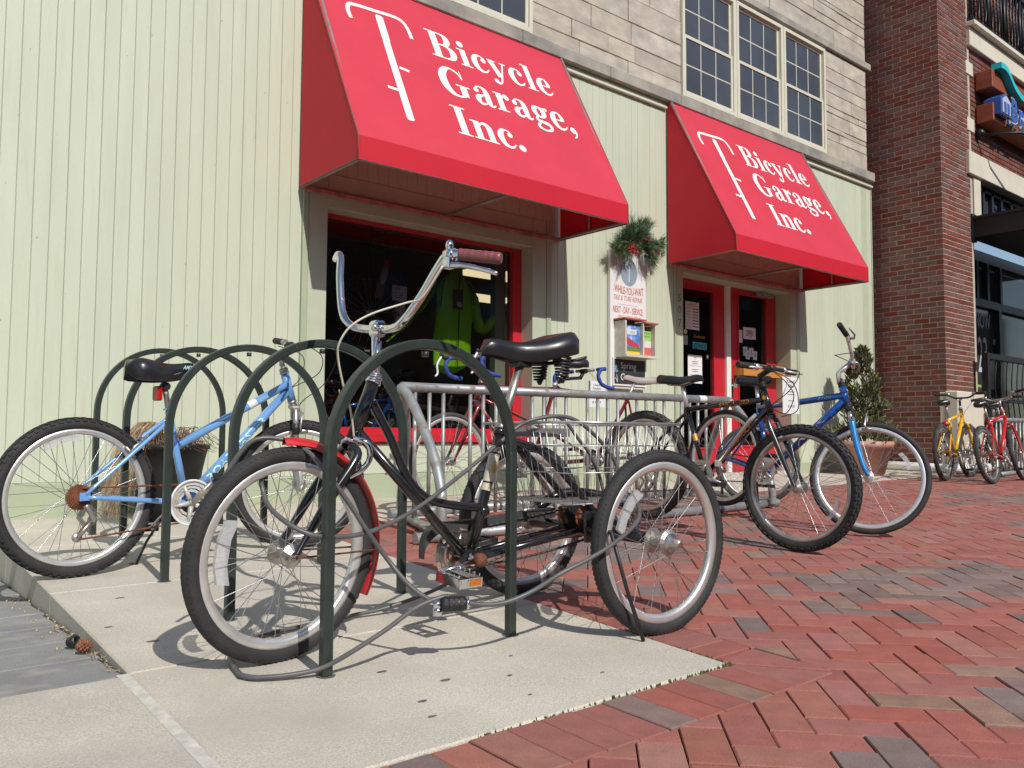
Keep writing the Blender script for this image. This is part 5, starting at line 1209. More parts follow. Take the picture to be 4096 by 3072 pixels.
# crank, chain guard, chain, pedals
cs = chainset(tk, (.518, .232), (.035, .335), .085, .04, -1, m_plas, crank_a=PI-.165, arm=.155, m_ring=m_steelw, pedal_m=m_plas, drop=False, cog_m=m_plas, arms=(1, 0))
b = MB(); b.tube([(.518, .045, .232), (.545, .075, .226)], .016, 10); b.tube([(.535, .078, .228), (.685, .095, .203)], [.011, .009], 8); b.build('crank_arm', m_chrome, cs)
b = MB(); b.lathe([(0, -.02), (.020, -.02), (.022, .01), (.015, .016), (0, .018)], 14, (.525, .088, .230), 'y'); b.build('crank_bolt', m_rust, cs)
b = MB(); x0, x1 = .590, .715
pm = Matrix.Translation((.655, .165, .194)) @ Matrix.Rotation(.12, 4, 'Z') @ Matrix.Rotation(-.12, 4, 'X'); b.M = pm
for xx in (-.045, .035): b.box(xx, xx+.008, -.055, .055, -.014, .014)
for yy in (-.055, .045): b.box(-.045, .043, yy, yy+.008, -.014, .014)
b.box(-.010, .010, -.055, .055, -.010, .010)
for i in range(5):
    for xx in (-.041, .039): b.tube([(xx, -.045+i*.0225, .012), (xx, -.045+i*.0225, .024)], .002, 4)
b.tube([(.0, -.075, 0), (.0, -.05, 0)], .006, 6); pd = b.build('pedal', m_chrome, cs)
b = MB(); b.M = pm; b.box(-.040, .004, .0535, .056, -.009, .009); b.build('pedal_reflector', m_amber, pd)
b = MB()  # chain guard: a folded band
P = spline([(.645, .255), (.635, .300), (.590, .335), (.52, .338), (.40, .345), (.20, .360), (.10, .365)], 5)
for i in range(len(P)-1):
    p, c = P[i], P[i+1]; h0 = .034 if i > 3 else .03; b.add([(p[0], -.050, p[1]), (c[0], -.050, c[1]), (c[0], -.050, c[1]-h0), (p[0], -.050, p[1]-h0), (p[0], -.085, p[1]), (c[0], -.085, c[1]), (c[0], -.085, c[1]-h0), (p[0], -.085, p[1]-h0)], [(0, 1, 2, 3), (7, 6, 5, 4), (0, 4, 5, 1), (3, 2, 6, 7), (0, 3, 7, 4), (1, 5, 6, 2)])
b.build('chain_guard', mat('faded_black', (.045, .045, .048), .5, var=.2, scale=12), tk)
b = MB(); n = 46; b.tube([(.545-.50*i/n, .05, .205+.055*i/n-.012*math.sin(PI*i/n)) for i in range(n+1)], [(.005 if i % 2 else .0034) for i in range(n+1)], 6, smooth=False); b.build('lower_chain', m_plas, tk)
# saddle on coil springs
q = MB(); q.tube([X3((.388, .630)), X3((.30, .868))], .0145, 12); q.tube([X3((.384, .640)), X3((.378, .660))], .020, 12); q.build('seatpost', m_alud, tk)
sd = saddle(tk, I4, .078, .468, .976, .225, m_vin, wide=True, drop=.085, ntilt=.034)
b = MB(); b.tube(spline([(.06, -.07, .90), (.16, -.04, .876), (.30, -.02, .872), (.42, 0, .885)], 5), .006, 6); b.tube(spline([(.06, .07, .90), (.16, .04, .876), (.30, .02, .872), (.42, 0, .885)], 5), .006, 6); b.cbox(.27, .33, -.03, .03, .855, .885, c=.005); b.tube([(.12, -.08, .885), (.12, .08, .885)], .006, 6); b.build('saddle_frame', m_plas, sd)
for s_ in (-1, 1):
    b = MB(); k = 60; b.tube([(.165+(.030-.010*(i/k))*math.cos(i*.75), s_*.062+(.030-.010*(i/k))*math.sin(i*.75), .895-.075*i/k) for i in range(k+1)], .0042, 5); b.lathe([(0, 0), (.014, 0), (.006, -.018), (0, -.018)], 10, (.165, s_*.062, .822), 'z'); b.build('saddle_spring', m_plas, sd)
# fork, headset, front wheel, fender
rigid_fork(tk, SM, hb, fa, m_bpaint, .044, .015); headset(tk, SM, ht, hb, (.852, .905), m_chrome, .0115)
wheel(tk, WM(fa, SM), .30, .0235, m_tyre, m_alu, TREAD, 36, .10, .018, m_steelw, refl=((PI-.35+.2, .20, .16, .034),) if 0 else ((.12, .195, .17, .036),), seed=3, rimh=.02)
b = MB(); b.M = SM; n = 40; m_ = 8; vs = []
for i in range(n+1):
    a = math.radians(86)+(math.radians(208-86))*i/n; wd_ = .036*min(1, .30+5*i/n); 
    for j in range(m_+1):
        t = -1+2*j/m_; rad = .3255-.020*abs(t)**2.0; vs.append((fa[0]+rad*math.cos(a), wd_*t, fa[1]+rad*math.sin(a)))
o0 = len(vs); q_ = m_+1; vs += [(fa[0]+(x-fa[0])*.994, y, fa[1]+(z-fa[1])*.994) for x, y, z in vs]
fs = [(i*q_+j, i*q_+j+1, (i+1)*q_+j+1, (i+1)*q_+j) for i in range(n) for j in range(m_)]; fs += [tuple(reversed([o0+k for k in f])) for f in fs]
for i in range(n): fs += [(i*q_, (i+1)*q_, o0+(i+1)*q_, o0+i*q_), (o0+i*q_+m_, o0+(i+1)*q_+m_, (i+1)*q_+m_, i*q_+m_)]
b.add(vs, fs, True); fe = b.build('front_fender', m_fend, tk)
b = MB(); b.M = SM
for s_ in (-1, 1): b.tube([(fa[0], s_*.058, fa[1]), (fa[0]-.05, s_*.055, fa[1]-.004), (fa[0]-.318, s_*.030, fa[1]-.012)], .003, 6)
b.build('fender_stay', m_rust, fe)
b = MB(); b.M = SM; b.tube(spline([(.94, .02, .612), (.915, .05, .60), (.905, .055, .555), (.93, .05, .52), (.955, .03, .50)], 6), .009, 7); b.tube(spline([(.945, -.02, .60), (.93, -.055, .57), (.95, -.05, .51)], 6), .008, 7); b.build('caliper_brake', m_chrome, tk)
# handlebar: high rise, bent with use
HB = [(.79, -.43, 1.238), (.835, -.315, 1.228), (.842, -.285, 1.205), (.862, -.245, 1.13), (.876, -.195, 1.02), (.872, -.150, .972), (.852, -.09, .953), (.850, 0, .944), (.852, .09, .936), (.848, .150, .952), (.822, .205, 1.02), (.800, .262, 1.10), (.792, .300, 1.128), (.762, .345, 1.128), (.70, .42, 1.112)]
b = MB(); b.tube(spline(HB, 6), .0125, 12); hbo = b.build('handlebar', m_chrome, tk)
b = MB(); e, i_ = Vector(HB[-1]), Vector((.775, .328, 1.129)); d_ = (i_-e).normalized(); k = 26; b.tube([e-d_*.006]+[e+d_*(.118*i/k) for i in range(k+1)], [.013]+[.0172+.0006*math.sin(i*1.5) for i in range(k+1)], 12); b.build('grip', m_pinkg, hbo)
b = MB(); c0 = Vector((.792, .300, 1.128)); b.tube([c0-Vector((.0, .012, 0)), c0+Vector((-.012, .016, .002))], .019, 10); b.cbox(.775, .805, .285, .318, 1.09, 1.125, c=.005); b.sph((.79, .303, 1.156), .012, 8, 6, (1, 1, 1.4))
b.tube(spline([(.795, .305, 1.098), (.775, .34, 1.096), (.745, .39, 1.082), (.715, .43, 1.066)], 5), [.009]*5+[.0075]*5+[.0065]*6, 8); b.build('brake_lever', m_chrome, hbo)
b = MB(); b.cbox(.832, .872, -.024, .024, .918, .968, c=.008); b.tube([(.855, 0, .80), (.858, 0, .93)], .0125, 12); b.lathe([(0, .026), (.012, .026), (.012, .012)], 10, (.87, 0, .945), 'y'); b.build('stem', m_chrome, tk)
cable(tk, [(.811, .300, 1.095), (.841, .24, 1.01), (.864, .2, .999), (.959, .17, .962), (1.016, .15, .923), (1.039, .13, .878), (1.034, .11, .840), (1.003, .08, .767), (.967, .05, .710), (.946, .03, .660), (.935, .02, .615)], .0032, mat('white_cable', (.60, .58, .47), .45), name='brake_cable')
# basket
b = MB(); top = (.292, -.245, .232, .667); bot = (.235, -.195, .200, .398)
def lv(t): return tuple(p+(q-p)*t for p, q in zip(top, bot))
def rect(mb, t, r):
    x0, x1, yw_, z = lv(t); mb.tube([(x0, -yw_, z), (x1, -yw_, z), (x1, yw_, z), (x0, yw_, z)], r, 6, closed=True)
rect(b, 0, .0042); rect(b, .012, .003); rim_ = b
for t in (.29, .62, 1.0): rect(b, t, .0022)
A0, A1 = lv(0), lv(1)
for i in range(17):
    u = i/16
    for s_ in (-1, 1): b.tube([(A0[0]+(A0[1]-A0[0])*u, s_*A0[2], A0[3]), (A1[0]+(A1[1]-A1[0])*u, s_*A1[2], A1[3])], .0015, 4)
    b.tube([(A1[0]+(A1[1]-A1[0])*u, -A1[2], A1[3]), (A1[0]+(A1[1]-A1[0])*u, A1[2], A1[3])], .0015, 4)
for i in range(14):
    u = -1+2*i/13
    for k in (0, 1): b.tube([(A0[k], A0[2]*u, A0[3]), (A1[k], A1[2]*u, A1[3])], .0015, 4)
    if i % 2 == 0: b.tube([(A1[0], A1[2]*u, A1[3]-.003), (A1[1], A1[2]*u, A1[3]-.003)], .0015, 4)
b.build('basket', m_wire, tk)
b = MB(); b.box(.10, .345, .020, .024, .618, .648); b.box(.10, .345, -.024, -.020, .618, .648); b.box(.30, .345, -.02, .02, .618, .648); b.box(.096, .10, -.024, .024, .618, .648); b.build('basket_bracket', mat('zinc_strap', (.45, .45, .44), .4, .8, var=.1), tk)
for s_ in (-1, 1): b = MB(); b.tube([(.10, s_*.18, .40), (.0, s_*.2, .29)], .008, 6); b.build('basket_strut', m_plas, tk)
b = MB(); b.tube([(.258, .402, .330), (.20, .41, .155), (.135, .417, -.010)], [.0065, .006, .0065], 8); b.tube([(.258, .402, .33), (.20, .30, .31), (.06, .07, .30)], .0065, 6); b.build('kickstand', m_plas, tk)

# cable lock: one long sleeved cable with its black padlock body
lk = thing('cable_lock', 'grey sleeved cable with black combination lock looped round tricycle and hoop', 'cable lock', tk.location, tk.rotation_euler)
m_lkc = mat('grey_cable_sleeve', (.10, .097, .10), .42, var=.15, scale=20)
def lc(pts, r=.0068): q = MB(); q.tube(spline(pts, 7), r, 8); return q.build('cable', m_lkc, lk)
lc([(1.30, -.03, .50), (1.235, .0, .600), (1.143, .02, .604), (1.093, .06, .57), (1.078, .16, .508), (1.028, .175, .439), (.963, .18, .346), (.905, .19, .268), (.868, .24, .205), (.830, .285, .168)])
lc([(.770, .30, .172), (.80, .30, .176), (.870, .28, .152), (.950, .26, .100), (1.035, .235, .050), (1.090, .21, .018), (1.13, .195, .005), (1.20, .17, -.002), (1.26, .14, -.003), (1.285, .10, -.002)])
lc([(.748, .33, .160), (.690, .345, .150), (.625, .36, .152), (.545, .38, .178), (.463, .41, .225), (.363, .425, .262), (.252, .428, .308), (.14, .40, .36), (.06, .32, .40), (.02, .25, .425)])
lc([(1.225, .035, .53), (1.216, .04, .471), (1.212, .08, .426), (1.185, .14, .386), (1.137, .175, .357), (1.077, .18, .347), (.999, .175, .346), (.905, .15, .361), (.769, .12, .409), (.582, .08, .506), (.434, .06, .596), (.358, .06, .650), (.308, .08, .675), (.223, .1, .688), (.142, .1, .678), (.058, .1, .633), (-.02, .1, .568), (-.064, .1, .50), (-.07, .08, .42)])
lc([(.30, .085, .678), (.20, .05, .690), (.114, .02, .672), (.05, .02, .609), (-.002, .02, .557), (-.047, .02, .482), (-.06, .03, .42)], .006)
lc([(1.285, .10, -.002), (1.26, -.05, .0), (1.20, -.174, .005), (1.083, -.254, .008), (.947, -.298, .010), (.879, -.31, .011), (.761, -.327, .016), (.613, -.311, .034), (.43, -.25, .10), (.36, -.12, .22)])
q = MB(); lm = Matrix.Translation((.785, .318, .158)) @ Matrix.Rotation(-.5, 4, 'Z') @ Matrix.Rotation(.03, 4, 'Y'); q.M = lm
q.tube([(-.045, 0, 0), (-.040, 0, 0), (.020, 0, 0), (.024, 0, 0)], [.016, .0195, .0195, .016], 14)
for i in range(4): q.tube([(-.036+i*.014, 0, 0), (-.026+i*.014, 0, 0)], .0212, 14, smooth=False)
lb = q.build('lock_body', m_plas, lk)
q = MB(); q.M = lm; q.tube([(-.052, 0, 0), (-.045, 0, 0)], .017, 12); q.build('lock_collar', m_chrome, lb); q = MB(); q.M = lm; q.tube([(.024, 0, 0), (.046, 0, 0)], .0135, 12); q.tube([(.035, 0, -.008), (.035, 0, -.03)], .0125, 12); q.build('lock_collar', m_chrome, lb)
# ------------------------------------------------------------------ light blue step-through mountain bike in the hoops
G1 = 'bicycles parked outside the shop'
rm = bike_root('bicycle', 'light blue step-through mountain bike with white chainring, parked in the green hoops', G1, (.82, 3.86), (1, .12))
G = dict(ra=(.093, .328), bb=(.562, .284), st=(.470, .690), tt=((.522, .54), (1.062, .835)), dt=((.562, .290), (1.066, .800)), ht=(1.055, .892), hb=(1.098, .762), ss=(.476, .662), rtt=.0195, rdt=.021, rst=.016, rht=.021)
SM = steerM(G['ht'], G['hb'], math.radians(-27)); fa = (1.165, .338)
fr = frame_mb(G).build('frame', m_blue, rm)
wrap_text(fr, 'lettering', 'ROADMASTER', G['dt'][0], G['dt'][1], .0213, .030, .135, .40, -1, m_sdec, bold=.02); wrap_text(fr, 'lettering', 'ADVANTAGE', G['tt'][0], G['tt'][1], .0198, .014, .44, .10, -1, m_sdec, shear=.3)
q = MB(); q.tube([Vector(X3(G['tt'][0])).lerp(Vector(X3(G['tt'][1])), .62), Vector(X3(G['tt'][0])).lerp(Vector(X3(G['tt'][1])), .695)], .0198, 16, cap=False); q.build('white_band', m_white, fr)
q = MB(); q.cbox(.458, .50, -.012, .012, .690, .706, c=.004); q.tube([(.455, -.03, .698), (.455, .012, .698)], .005, 6); q.build('seat_clamp', m_blue, fr)
wheel(rm, WM(G['ra']), .325, .026, m_tyre, m_alu, KNOB, 36, .10, .017, m_steelw, refl=((1.85, .245, .14, .026),), seed=4)
wheel(rm, WM(fa, SM), .325, .026, m_tyre, m_alu, KNOB, 36, .09, .016, m_steelw, seed=5)
chainset(rm, G['bb'], G['ra'], .098, .055, -1, m_rust, crank_a=.78, m_ring=mat('white_chainring', (.60, .60, .58), .4, .2, var=.1, scale=20, col2=(.38, .33, .27), th=.6), cog_m=m_rust, y0=.052)
q = MB(); q.lathe([(.094, -.061), (.104, -.062), (.104, -.066), (.094, -.066)], 48, (G['bb'][0], 0, G['bb'][1]), 'y', closed=True); q.build('chain_guard_ring', m_white, rm)
seatpost(rm, (.472, .68), (.442, .835), .0125, m_steelw); saddle(rm, I4, .272, .592, .908, .19, m_vin, drop=.10, ntilt=-.008)
q = MB(); put_text(q, 'AMT', lambda u, v: (u, -.0335, v), .515, .880, .016, .045, shear=.3, bold=.02); q.build('saddle_lettering', m_sdec, rm)
q = MB(); q.tube([(.450, -.02, .80), (.450, .02, .80)], .018, 10); q.build('lamp_bracket', m_plas, rm); q = MB(); q.cbox(.405, .430, -.028, .028, .735, .800, c=.006); q.tube([(.43, 0, .79), (.446, 0, .80)], .008, 6); q.build('rear_reflector', m_redl, rm)
headset(rm, SM, G['ht'], G['hb'], (1.035, .955), m_alud)
q = MB(); q.M = SM; q.tube([(1.04, 0, .93), (1.03, 0, .985), (1.075, 0, 1.01)], .014, 10); q.tube([(1.078, -.028, 1.012), (1.078, .028, 1.012)], .0175, 10); q.build('stem', m_alud, rm)
flatbar(rm, SM, (1.078, 1.012), .29, .03, .05, m_alu, gl=.11)
# suspension-look fork with white lowers
q = MB(); q.M = SM; q.tube([X3(G['hb']), (1.112, 0, .73)], .018, 12); q.cbox(1.090, 1.135, -.070, .070, .708, .740, c=.008)
for s_ in (-1, 1): q.tube([(1.113, s_*.058, .725), (1.128, s_*.058, .56)], .0135, 10)
q.build('fork', m_alud, rm)
q = MB(); q.M = SM
for s_ in (-1, 1): q.tube([(1.127, s_*.058, .575), (1.145, s_*.058, .43), (1.163, s_*.058, .335)], [.019, .018, .014], 10); q.sph((fa[0], s_*.058, fa[1]), .015, 8, 6)
q.build('fork_lowers', m_white, rm)
for s_ in (-1, 1): q = MB(); q.M = SM; q.tube([(1.119, s_*.058, .655), (1.123, s_*.058, .60)], .019, 10); q.build('fork_boot', m_plas, rm)
vbrake(rm, fa, .325, math.radians(92), SM, .05); vbrake(rm, G['ra'], .325, math.radians(42), I4, .045)
cable(rm, [(1.02, -.20, 1.03), (1.16, -.16, .98), (1.20, -.08, .90), (1.12, -.02, .84), (1.02, -.02, .80)], .0024); cable(rm, [(1.02, -.19, 1.03), (1.20, -.22, 1.0), (1.22, -.12, .86), (1.15, -.02, .76), (1.13, 0, .71)], .0024); cable(rm, [(1.13, .19, 1.05), (1.22, .1, 1.0), (1.16, .02, .88), (1.06, .0, .80)], .0024)
cable(rm, [(.60, -.018, .315), (.68, -.02, .37), (.72, .0, .34), (.64, .03, .27), (.60, .0, .30)], .008, mat('pink_cable', (.34, .16, .15), .5), name='coil_lock')
q = MB(); q.tube([(.50, .03, .262), (.43, .09, .11), (.40, .12, .010)], .006, 7); q.tube([(.40, .12, .012), (.385, .15, .008)], .007, 6); q.build('kickstand', m_plas, rm)

# ------------------------------------------------------------------ black mountain bike backed into the grid rack
mb_ = bike_root('bicycle', 'black hardtail mountain bike with gold lettering and knobby tyres, backed into the grid rack', G1, (4.06, 3.555), (.02, -1.05))
G = dict(ra=(0., .398), bb=(.450, .350), st=(.322, .742), tt=((.324, .732), (.842, .775)), dt=((.450, .352), (.866, .722)), ht=(.838, .838), hb=(.884, .700), ss=(.330, .715), rtt=.0155, rdt=.018, rst=.0145, rht=.0185)
fa = (1.050, .306); SM = steerM(G['ht'], G['hb'], math.radians(3))
fr = frame_mb(G).build('frame', m_bp2, mb_)
wrap_text(fr, 'lettering', 'SPECIALIZED', G['tt'][0], G['tt'][1], .0158, .020, .235, .20, -1, m_odec, shear=.25, bold=.01); wrap_text(fr, 'lettering', 'HARDROCK', G['dt'][0], G['dt'][1], .0183, .026, .22, .21, -1, m_odec, shear=.4)
q = MB(); q.tube([Vector(X3(G['st'])).lerp(Vector(X3(G['bb'])), .40), Vector(X3(G['st'])).lerp(Vector(X3(G['bb'])), .50)], .0149, 14, cap=False); q.build('seat_tube_decal', m_gold, fr)
q = MB(); q.cbox(.862, .868, -.0195, -.0185, .75, .80, c=.0002) if 0 else q.lathe([(0, 0), (.012, 0)], 12, (.855, -.0192, .785), 'y'); q.build('head_badge', m_odec, fr)
for c, Mx, sd in ((G['ra'], I4, 6), (fa, SM, 7)):
    wheel(mb_, WM(c, Mx), .330, .0265, m_tyred if sd == 6 else m_tyre, m_alud, KNOB2, 32, .10, .016, m_alud, refl=(() if sd == 6 else ((-.55, .22, .11, .022),)), seed=sd)
chainset(mb_, G['bb'], G['ra'], .088, .05, -1, m_plas, crank_a=-.25, cog_m=m_plas)
seatpost(mb_, (.325, .73), (.285, .900), .0135, m_alu); saddle(mb_, I4, .115, .440, .938, .15, m_vin, drop=.055)
rigid_fork(mb_, SM, G['hb'], fa, m_bp2, .05, .0145); headset(mb_, SM, G['ht'], G['hb'], (.822, .885), m_plas)
q = MB(); q.M = SM; q.tube([(.826, 0, .87), (.818, 0, .905), (.885, 0, .942)], .016, 10); q.tube([(.887, -.028, .943), (.887, .028, .943)], .019, 10); q.build('stem', m_plas, mb_)
flatbar(mb_, SM, (.887, .943), .30, .0, .02, m_plas, gl=.12, lever=m_alu)
vbrake(mb_, fa, .33, math.radians(113), SM, .048); vbrake(mb_, G['ra'], .33, math.radians(48), I4, .045)
cable(mb_, [(.91, -.14, .945), (1.00, -.12, .90), (1.04, -.03, .80), (.98, .0, .70), (.90, .0, .72)], .0026); cable(mb_, [(.91, -.13, .945), (1.05, -.06, .86), (1.03, .03, .72), (.93, .03, .68)], .0026); cable(mb_, [(.91, .13, .945), (1.0, .1, .92), (1.02, -.03, .82), (.90, -.02, .74), (.86, -.02, .70)], .0026)
q = MB(); q.tube([(.56, -.02, .43), (.78, -.045, .66), (.82, -.05, .69)], [.012, .012, .010], 8); q.cbox(.545, .575, -.045, -.01, .40, .44, c=.004); q.build('frame_pump', m_alu, mb_)
q = MB(); q.box(.905, .906, .085, .255, .70, .905); tg = q.build('price_tag', m_paper, mb_)
q = MB(); F = lambda u, v: (.992, u, v)
for t, v, h, w_ in (('Used', .872, .016, .07), ('Bike', .847, .016, .06)): put_text(q, t, lambda u, v2: (.9068, .17+u, v2), 0, v, h, w_, 'c', bold=.02)
for v, w_ in ((.82, .07), (.805, .07), (.77, .06)): q.box(.9062, .9067, .17-w_/2, .17+w_/2, v, v+.004)
put_text(q, '$150.00', lambda u, v2: (.9068, .17+u, v2), 0, .735, .015, .07, 'c')
q.build('tag_lettering', m_inkg, tg); cable(mb_, [(.89, .18, .945), (.90, .17, .93), (.9055, .17, .90)], .0015)

# ------------------------------------------------------------------ deep blue hybrid beside it
tr_ = bike_root('bicycle', 'deep blue hybrid with suspension fork and slick tyres, front wheel turned beside the rack end', G1, (5.12, 3.70), (-.12, -1.12), lean=math.radians(-4))
G = dict(ra=(-.070, .412), bb=(.335, .326), st=(.225, .77), tt=((.232, .76), (.900, .825)), dt=((.335, .330), (.905, .788)), ht=(.885, .880), hb=(.922, .768), ss=(.236, .73), rtt=.021, rdt=.0255, rst=.0175, rht=.0225)
fa = (1.085, .318); SM = steerM(G['ht'], G['hb'], math.radians(30))
fr = frame_mb(G).build('frame', m_tblue, tr_)
wrap_text(fr, 'lettering', 'TREK', G['dt'][0], G['dt'][1], .0258, .038, .22, .36, -1, m_white, shear=.3); wrap_text(fr, 'lettering', '7100', G['tt'][0], G['tt'][1], .0213, .016, .49, .10, -1, m_sdec, shear=.2)
for c, Mx, sd in ((G['ra'], I4, 8), (fa, SM, 9)):
    wheel(tr_, WM(c, Mx), .346, .0195, m_tyre, m_alu, None, 32, .10, .016, m_alu, refl=(((.55, .235, .11, .026),) if sd == 9 else ()), seed=sd, rimh=.02)
chainset(tr_, G['bb'], G['ra'], .092, .05, -1, m_plas, crank_a=.62, m_ring=m_alu, cog_m=m_plas)
seatpost(tr_, (.23, .75), (.195, .94), .0135, m_alu); saddle(tr_, I4, .05, .33, .985, .19, m_vin, drop=.07)
headset(tr_, SM, G['ht'], G['hb'], (.868, .93), m_plas, .014)
q = MB(); q.M = SM; q.tube([(.868, 0, .90), (.855, 0, .965), (.868, 0, .985), (.93, 0, 1.045)], .0155, 12); q.tube([(.932, -.03, 1.047), (.932, .03, 1.047)], .019, 12); q.build('stem', m_alu, tr_)
flatbar(tr_, SM @ Matrix.Translation((.932, 0, 1.05)) @ Matrix.Rotation(math.radians(-13), 4, 'X') @ Matrix.Translation((-.932, 0, -1.05)), (.932, 1.050), .30, .085, .06, m_alu, gl=.12, lever=m_alud)
q = MB(); q.M = SM; q.tube([X3(G['hb']), (.94, 0, .735)], .020, 12); q.cbox(.918, .965, -.078, .078, .705, .742, c=.010); q.build('fork_crown', m_plas, tr_)
q = MB(); q.M = SM
for s_ in (-1, 1): q.tube([(.944, s_*.062, .72), (.968, s_*.062, .63)], .0135, 12)
q.build('fork_stanchions', m_chrome, tr_)
q = MB(); q.M = SM
for s_ in (-1, 1): q.tube(spline([(.965, s_*.062, .645), (.985, s_*.064, .57), (1.015, s_*.064, .47), (1.055, s_*.062, .37), (fa[0], s_*.058, fa[1])], 5), [.020, .020, .020, .020, .019, .019, .019, .018, .018, .018, .017, .017, .017, .016, .016, .015, .015, .014, .013, .012, .012], 12)
q.tube([(.985, -.06, .60), (.945, -.055, .635), (.945, .055, .635), (.985, .06, .60)], .009, 8); q.build('fork_lowers', m_tlow, tr_)
vbrake(tr_, fa, .346, math.radians(96), SM, .05)
cable(tr_, [(.93, -.15, 1.06), (1.05, -.12, .99), (1.08, -.03, .86), (1.02, .02, .74)], .0026); cable(tr_, [(.93, -.14, 1.06), (1.10, -.14, 1.05), (1.14, -.06, .90), (1.02, .0, .78), (.92, 0, .75)], .0026); cable(tr_, [(.93, .14, 1.06), (1.02, .12, .98), (1.0, .02, .88), (.90, -.02, .84), (.78, -.022, .83)], .0026)
q = MB(); q.tube([(.20, .03, .30), (.15, .12, .10), (.13, .16, -.01)], .0075, 7); q.build('kickstand', m_plas, tr_)

# ------------------------------------------------------------------ maroon tandem behind the rack
td = bike_root('tandem_bicycle', 'maroon tandem with blue-taped drop bars standing behind the grid rack', G1, (5.62, 4.9), (-1, 0))
b = MB(); r_ = .016
ht, hb, b1, b2, ra, fa = (1.805, .895), (1.850, .770), (1.475, .292), (.62, .330), (.165, .345), (2.075, .338)
c1, s2 = (1.085, .885), (.24, .835)
for p, q_, rr_ in ((ht, hb, .0195), ((1.812, .868), c1, r_), ((1.845, .785), b1, .018), (c1, b1, r_*.95) if 0 else (c1, (1.30, .325), r_), (c1, s2, r_), (s2, b2, r_), (b1, b2, .018), ((1.83, .80), (1.26, .60), .012), ((1.26, .60), b2, .012), ((1.30, .325), b1, .014)): b.tube([X3(p), X3(q_)], rr_, 11)
for s_ in (-1, 1): b.tube([(b2[0], s_*.022, b2[1]), (ra[0], s_*.066, ra[1])], .0105, 8); b.tube([(s2[0]+.01, s_*.02, s2[1]-.02), (ra[0], s_*.066, ra[1])], .009, 8)
for p in (b1, b2): b.tube([(p[0], -.036, p[1]), (p[0], .036, p[1])], .022, 12)
fr = b.build('frame', m_maroon, td); wrap_text(fr, 'lettering', 'BURLEY', (1.845, .785), b1, .0183, .026, .18, .24, 1, m_white, bold=.02, flip=False)
SM = I4; rigid_fork(td, SM, hb, fa, m_maroon, .045, .0145); headset(td, SM, ht, hb, (1.782, .96), m_alud)
wheel(td, WM(fa), .342, .018, m_tyred, m_alu, None, 36, .09, .017, m_alu, seed=10, rimh=.02); wheel(td, WM(ra), .342, .018, m_tyre, m_alu, None, 36, .11, .018, m_alu, seed=11, rimh=.02)
chainset(td, b2, ra, .085, .045, -1, m_plas, crank_a=.5, cog_m=m_plas); chainset(td, b1, b2, .075, .06, 1, m_plas, crank_a=.5, cog_m=m_alud, drop=False)
q = MB(); q.tube([X3(c1), X3((.975, 1.075))], .0135, 12); q.tube([X3((c1[0]-.005, c1[1]+.02)), X3((c1[0]-.012, c1[1]+.045))], .019, 12); q.build('seatpost', m_alu, td); saddle(td, I4, .735, 1.10, 1.125, .165, m_vin, drop=.07, ntilt=-.01)
q = MB(); q.tube([X3(s2), X3((.155, .985))], .0135, 12); q.build('seatpost', m_alu, td); saddle(td, I4, -.11, .295, 1.025, .155, m_vsad, drop=.065, name='saddle', ntilt=-.015)
def dropbar(T, c, hw, name='handlebar', lev=True, flip=1):
    P = []
    for s_ in (-1, 1):
        P.append([(c[0], 0, c[1]), (c[0], s_*hw*.55, c[1]), (c[0]+flip*.02, s_*hw*.95, c[1]), (c[0]+flip*.075, s_*hw, c[1]-.01), (c[0]+flip*.105, s_*hw, c[1]-.06), (c[0]+flip*.075, s_*hw*1.02, c[1]-.12), (c[0]+flip*.01, s_*hw*1.04, c[1]-.145), (c[0]-flip*.05, s_*hw*1.06, c[1]-.15)])
    q = MB(); q.tube([(c[0], -hw*.4, c[1]), (c[0], hw*.4, c[1])], .013, 10); h = q.build(name, m_alud, T)
    for p in P:
        q = MB(); k = spline(p[1:], 6); q.tube(k, [.0155+.0012*math.sin(i*1.3) for i in range(len(k))], 9); q.build('bar_tape', m_btape, h)
        if lev:
            s_ = 1 if p[2][1] > 0 else -1; a = p[4]; q = MB(); q.tube(spline([(a[0]-.02, a[1], a[2]+.055), (a[0]+.015, a[1], a[2]+.055), (a[0]+.045, a[1], a[2]+.085)], 5), [.015]*8+[.014, .012, .011], 8); q.build('brake_hood', m_plas, h)
            q = MB(); q.tube(spline([(a[0]+.04, a[1], a[2]+.06), (a[0]+.075, a[1], a[2]+.0), (a[0]+.07, a[1], a[2]-.06), (a[0]+.09, a[1], a[2]-.085)], 5), .008, 7); q.build('brake_lever', m_white, h)
    return h
q = MB(); q.tube([(1.785, 0, .93), (1.775, 0, 1.075), (1.86, 0, 1.09)], .0135, 10); q.build('stem', m_plas, td); dropbar(td, (1.862, 1.09), .215)
q = MB(); q.tube([(1.055, 0, .955), (.90, 0, .975), (.79, 0, .985)], .014, 10); q.tube([(.80, 0, .98), (.76, 0, 1.035)], .015, 10); q.tube([(.76, -.03, 1.04), (.76, .03, 1.04)], .02, 12); q.tube([(1.045, 0, .93), (1.035, 0, .98)], .021, 12); q.build('stoker_stem', m_plas, td); dropbar(td, (.745, 1.045), .25, 'stoker_handlebar', lev=False, flip=1)
q = MB(); q.box(.55, .735, .03, .0308, .755, .965); tg = q.build('price_tag', m_paper, td); q = MB(); F = lambda u, v: (.735-u, .0315, v)
for t, v, h, w_ in (('Used', .925, .018, .07), ('Tandem', .897, .018, .10), ('Bike', .869, .018, .06), ('$ 99.99', .785, .018, .10)): put_text(q, t, F, .092, v, h, w_, 'c', bold=.02)
q.build('tag_lettering', m_inkg, tg); cable(td, [(.745, .03, 1.04), (.68, .03, 1.0), (.645, .03, .96)], .0015)

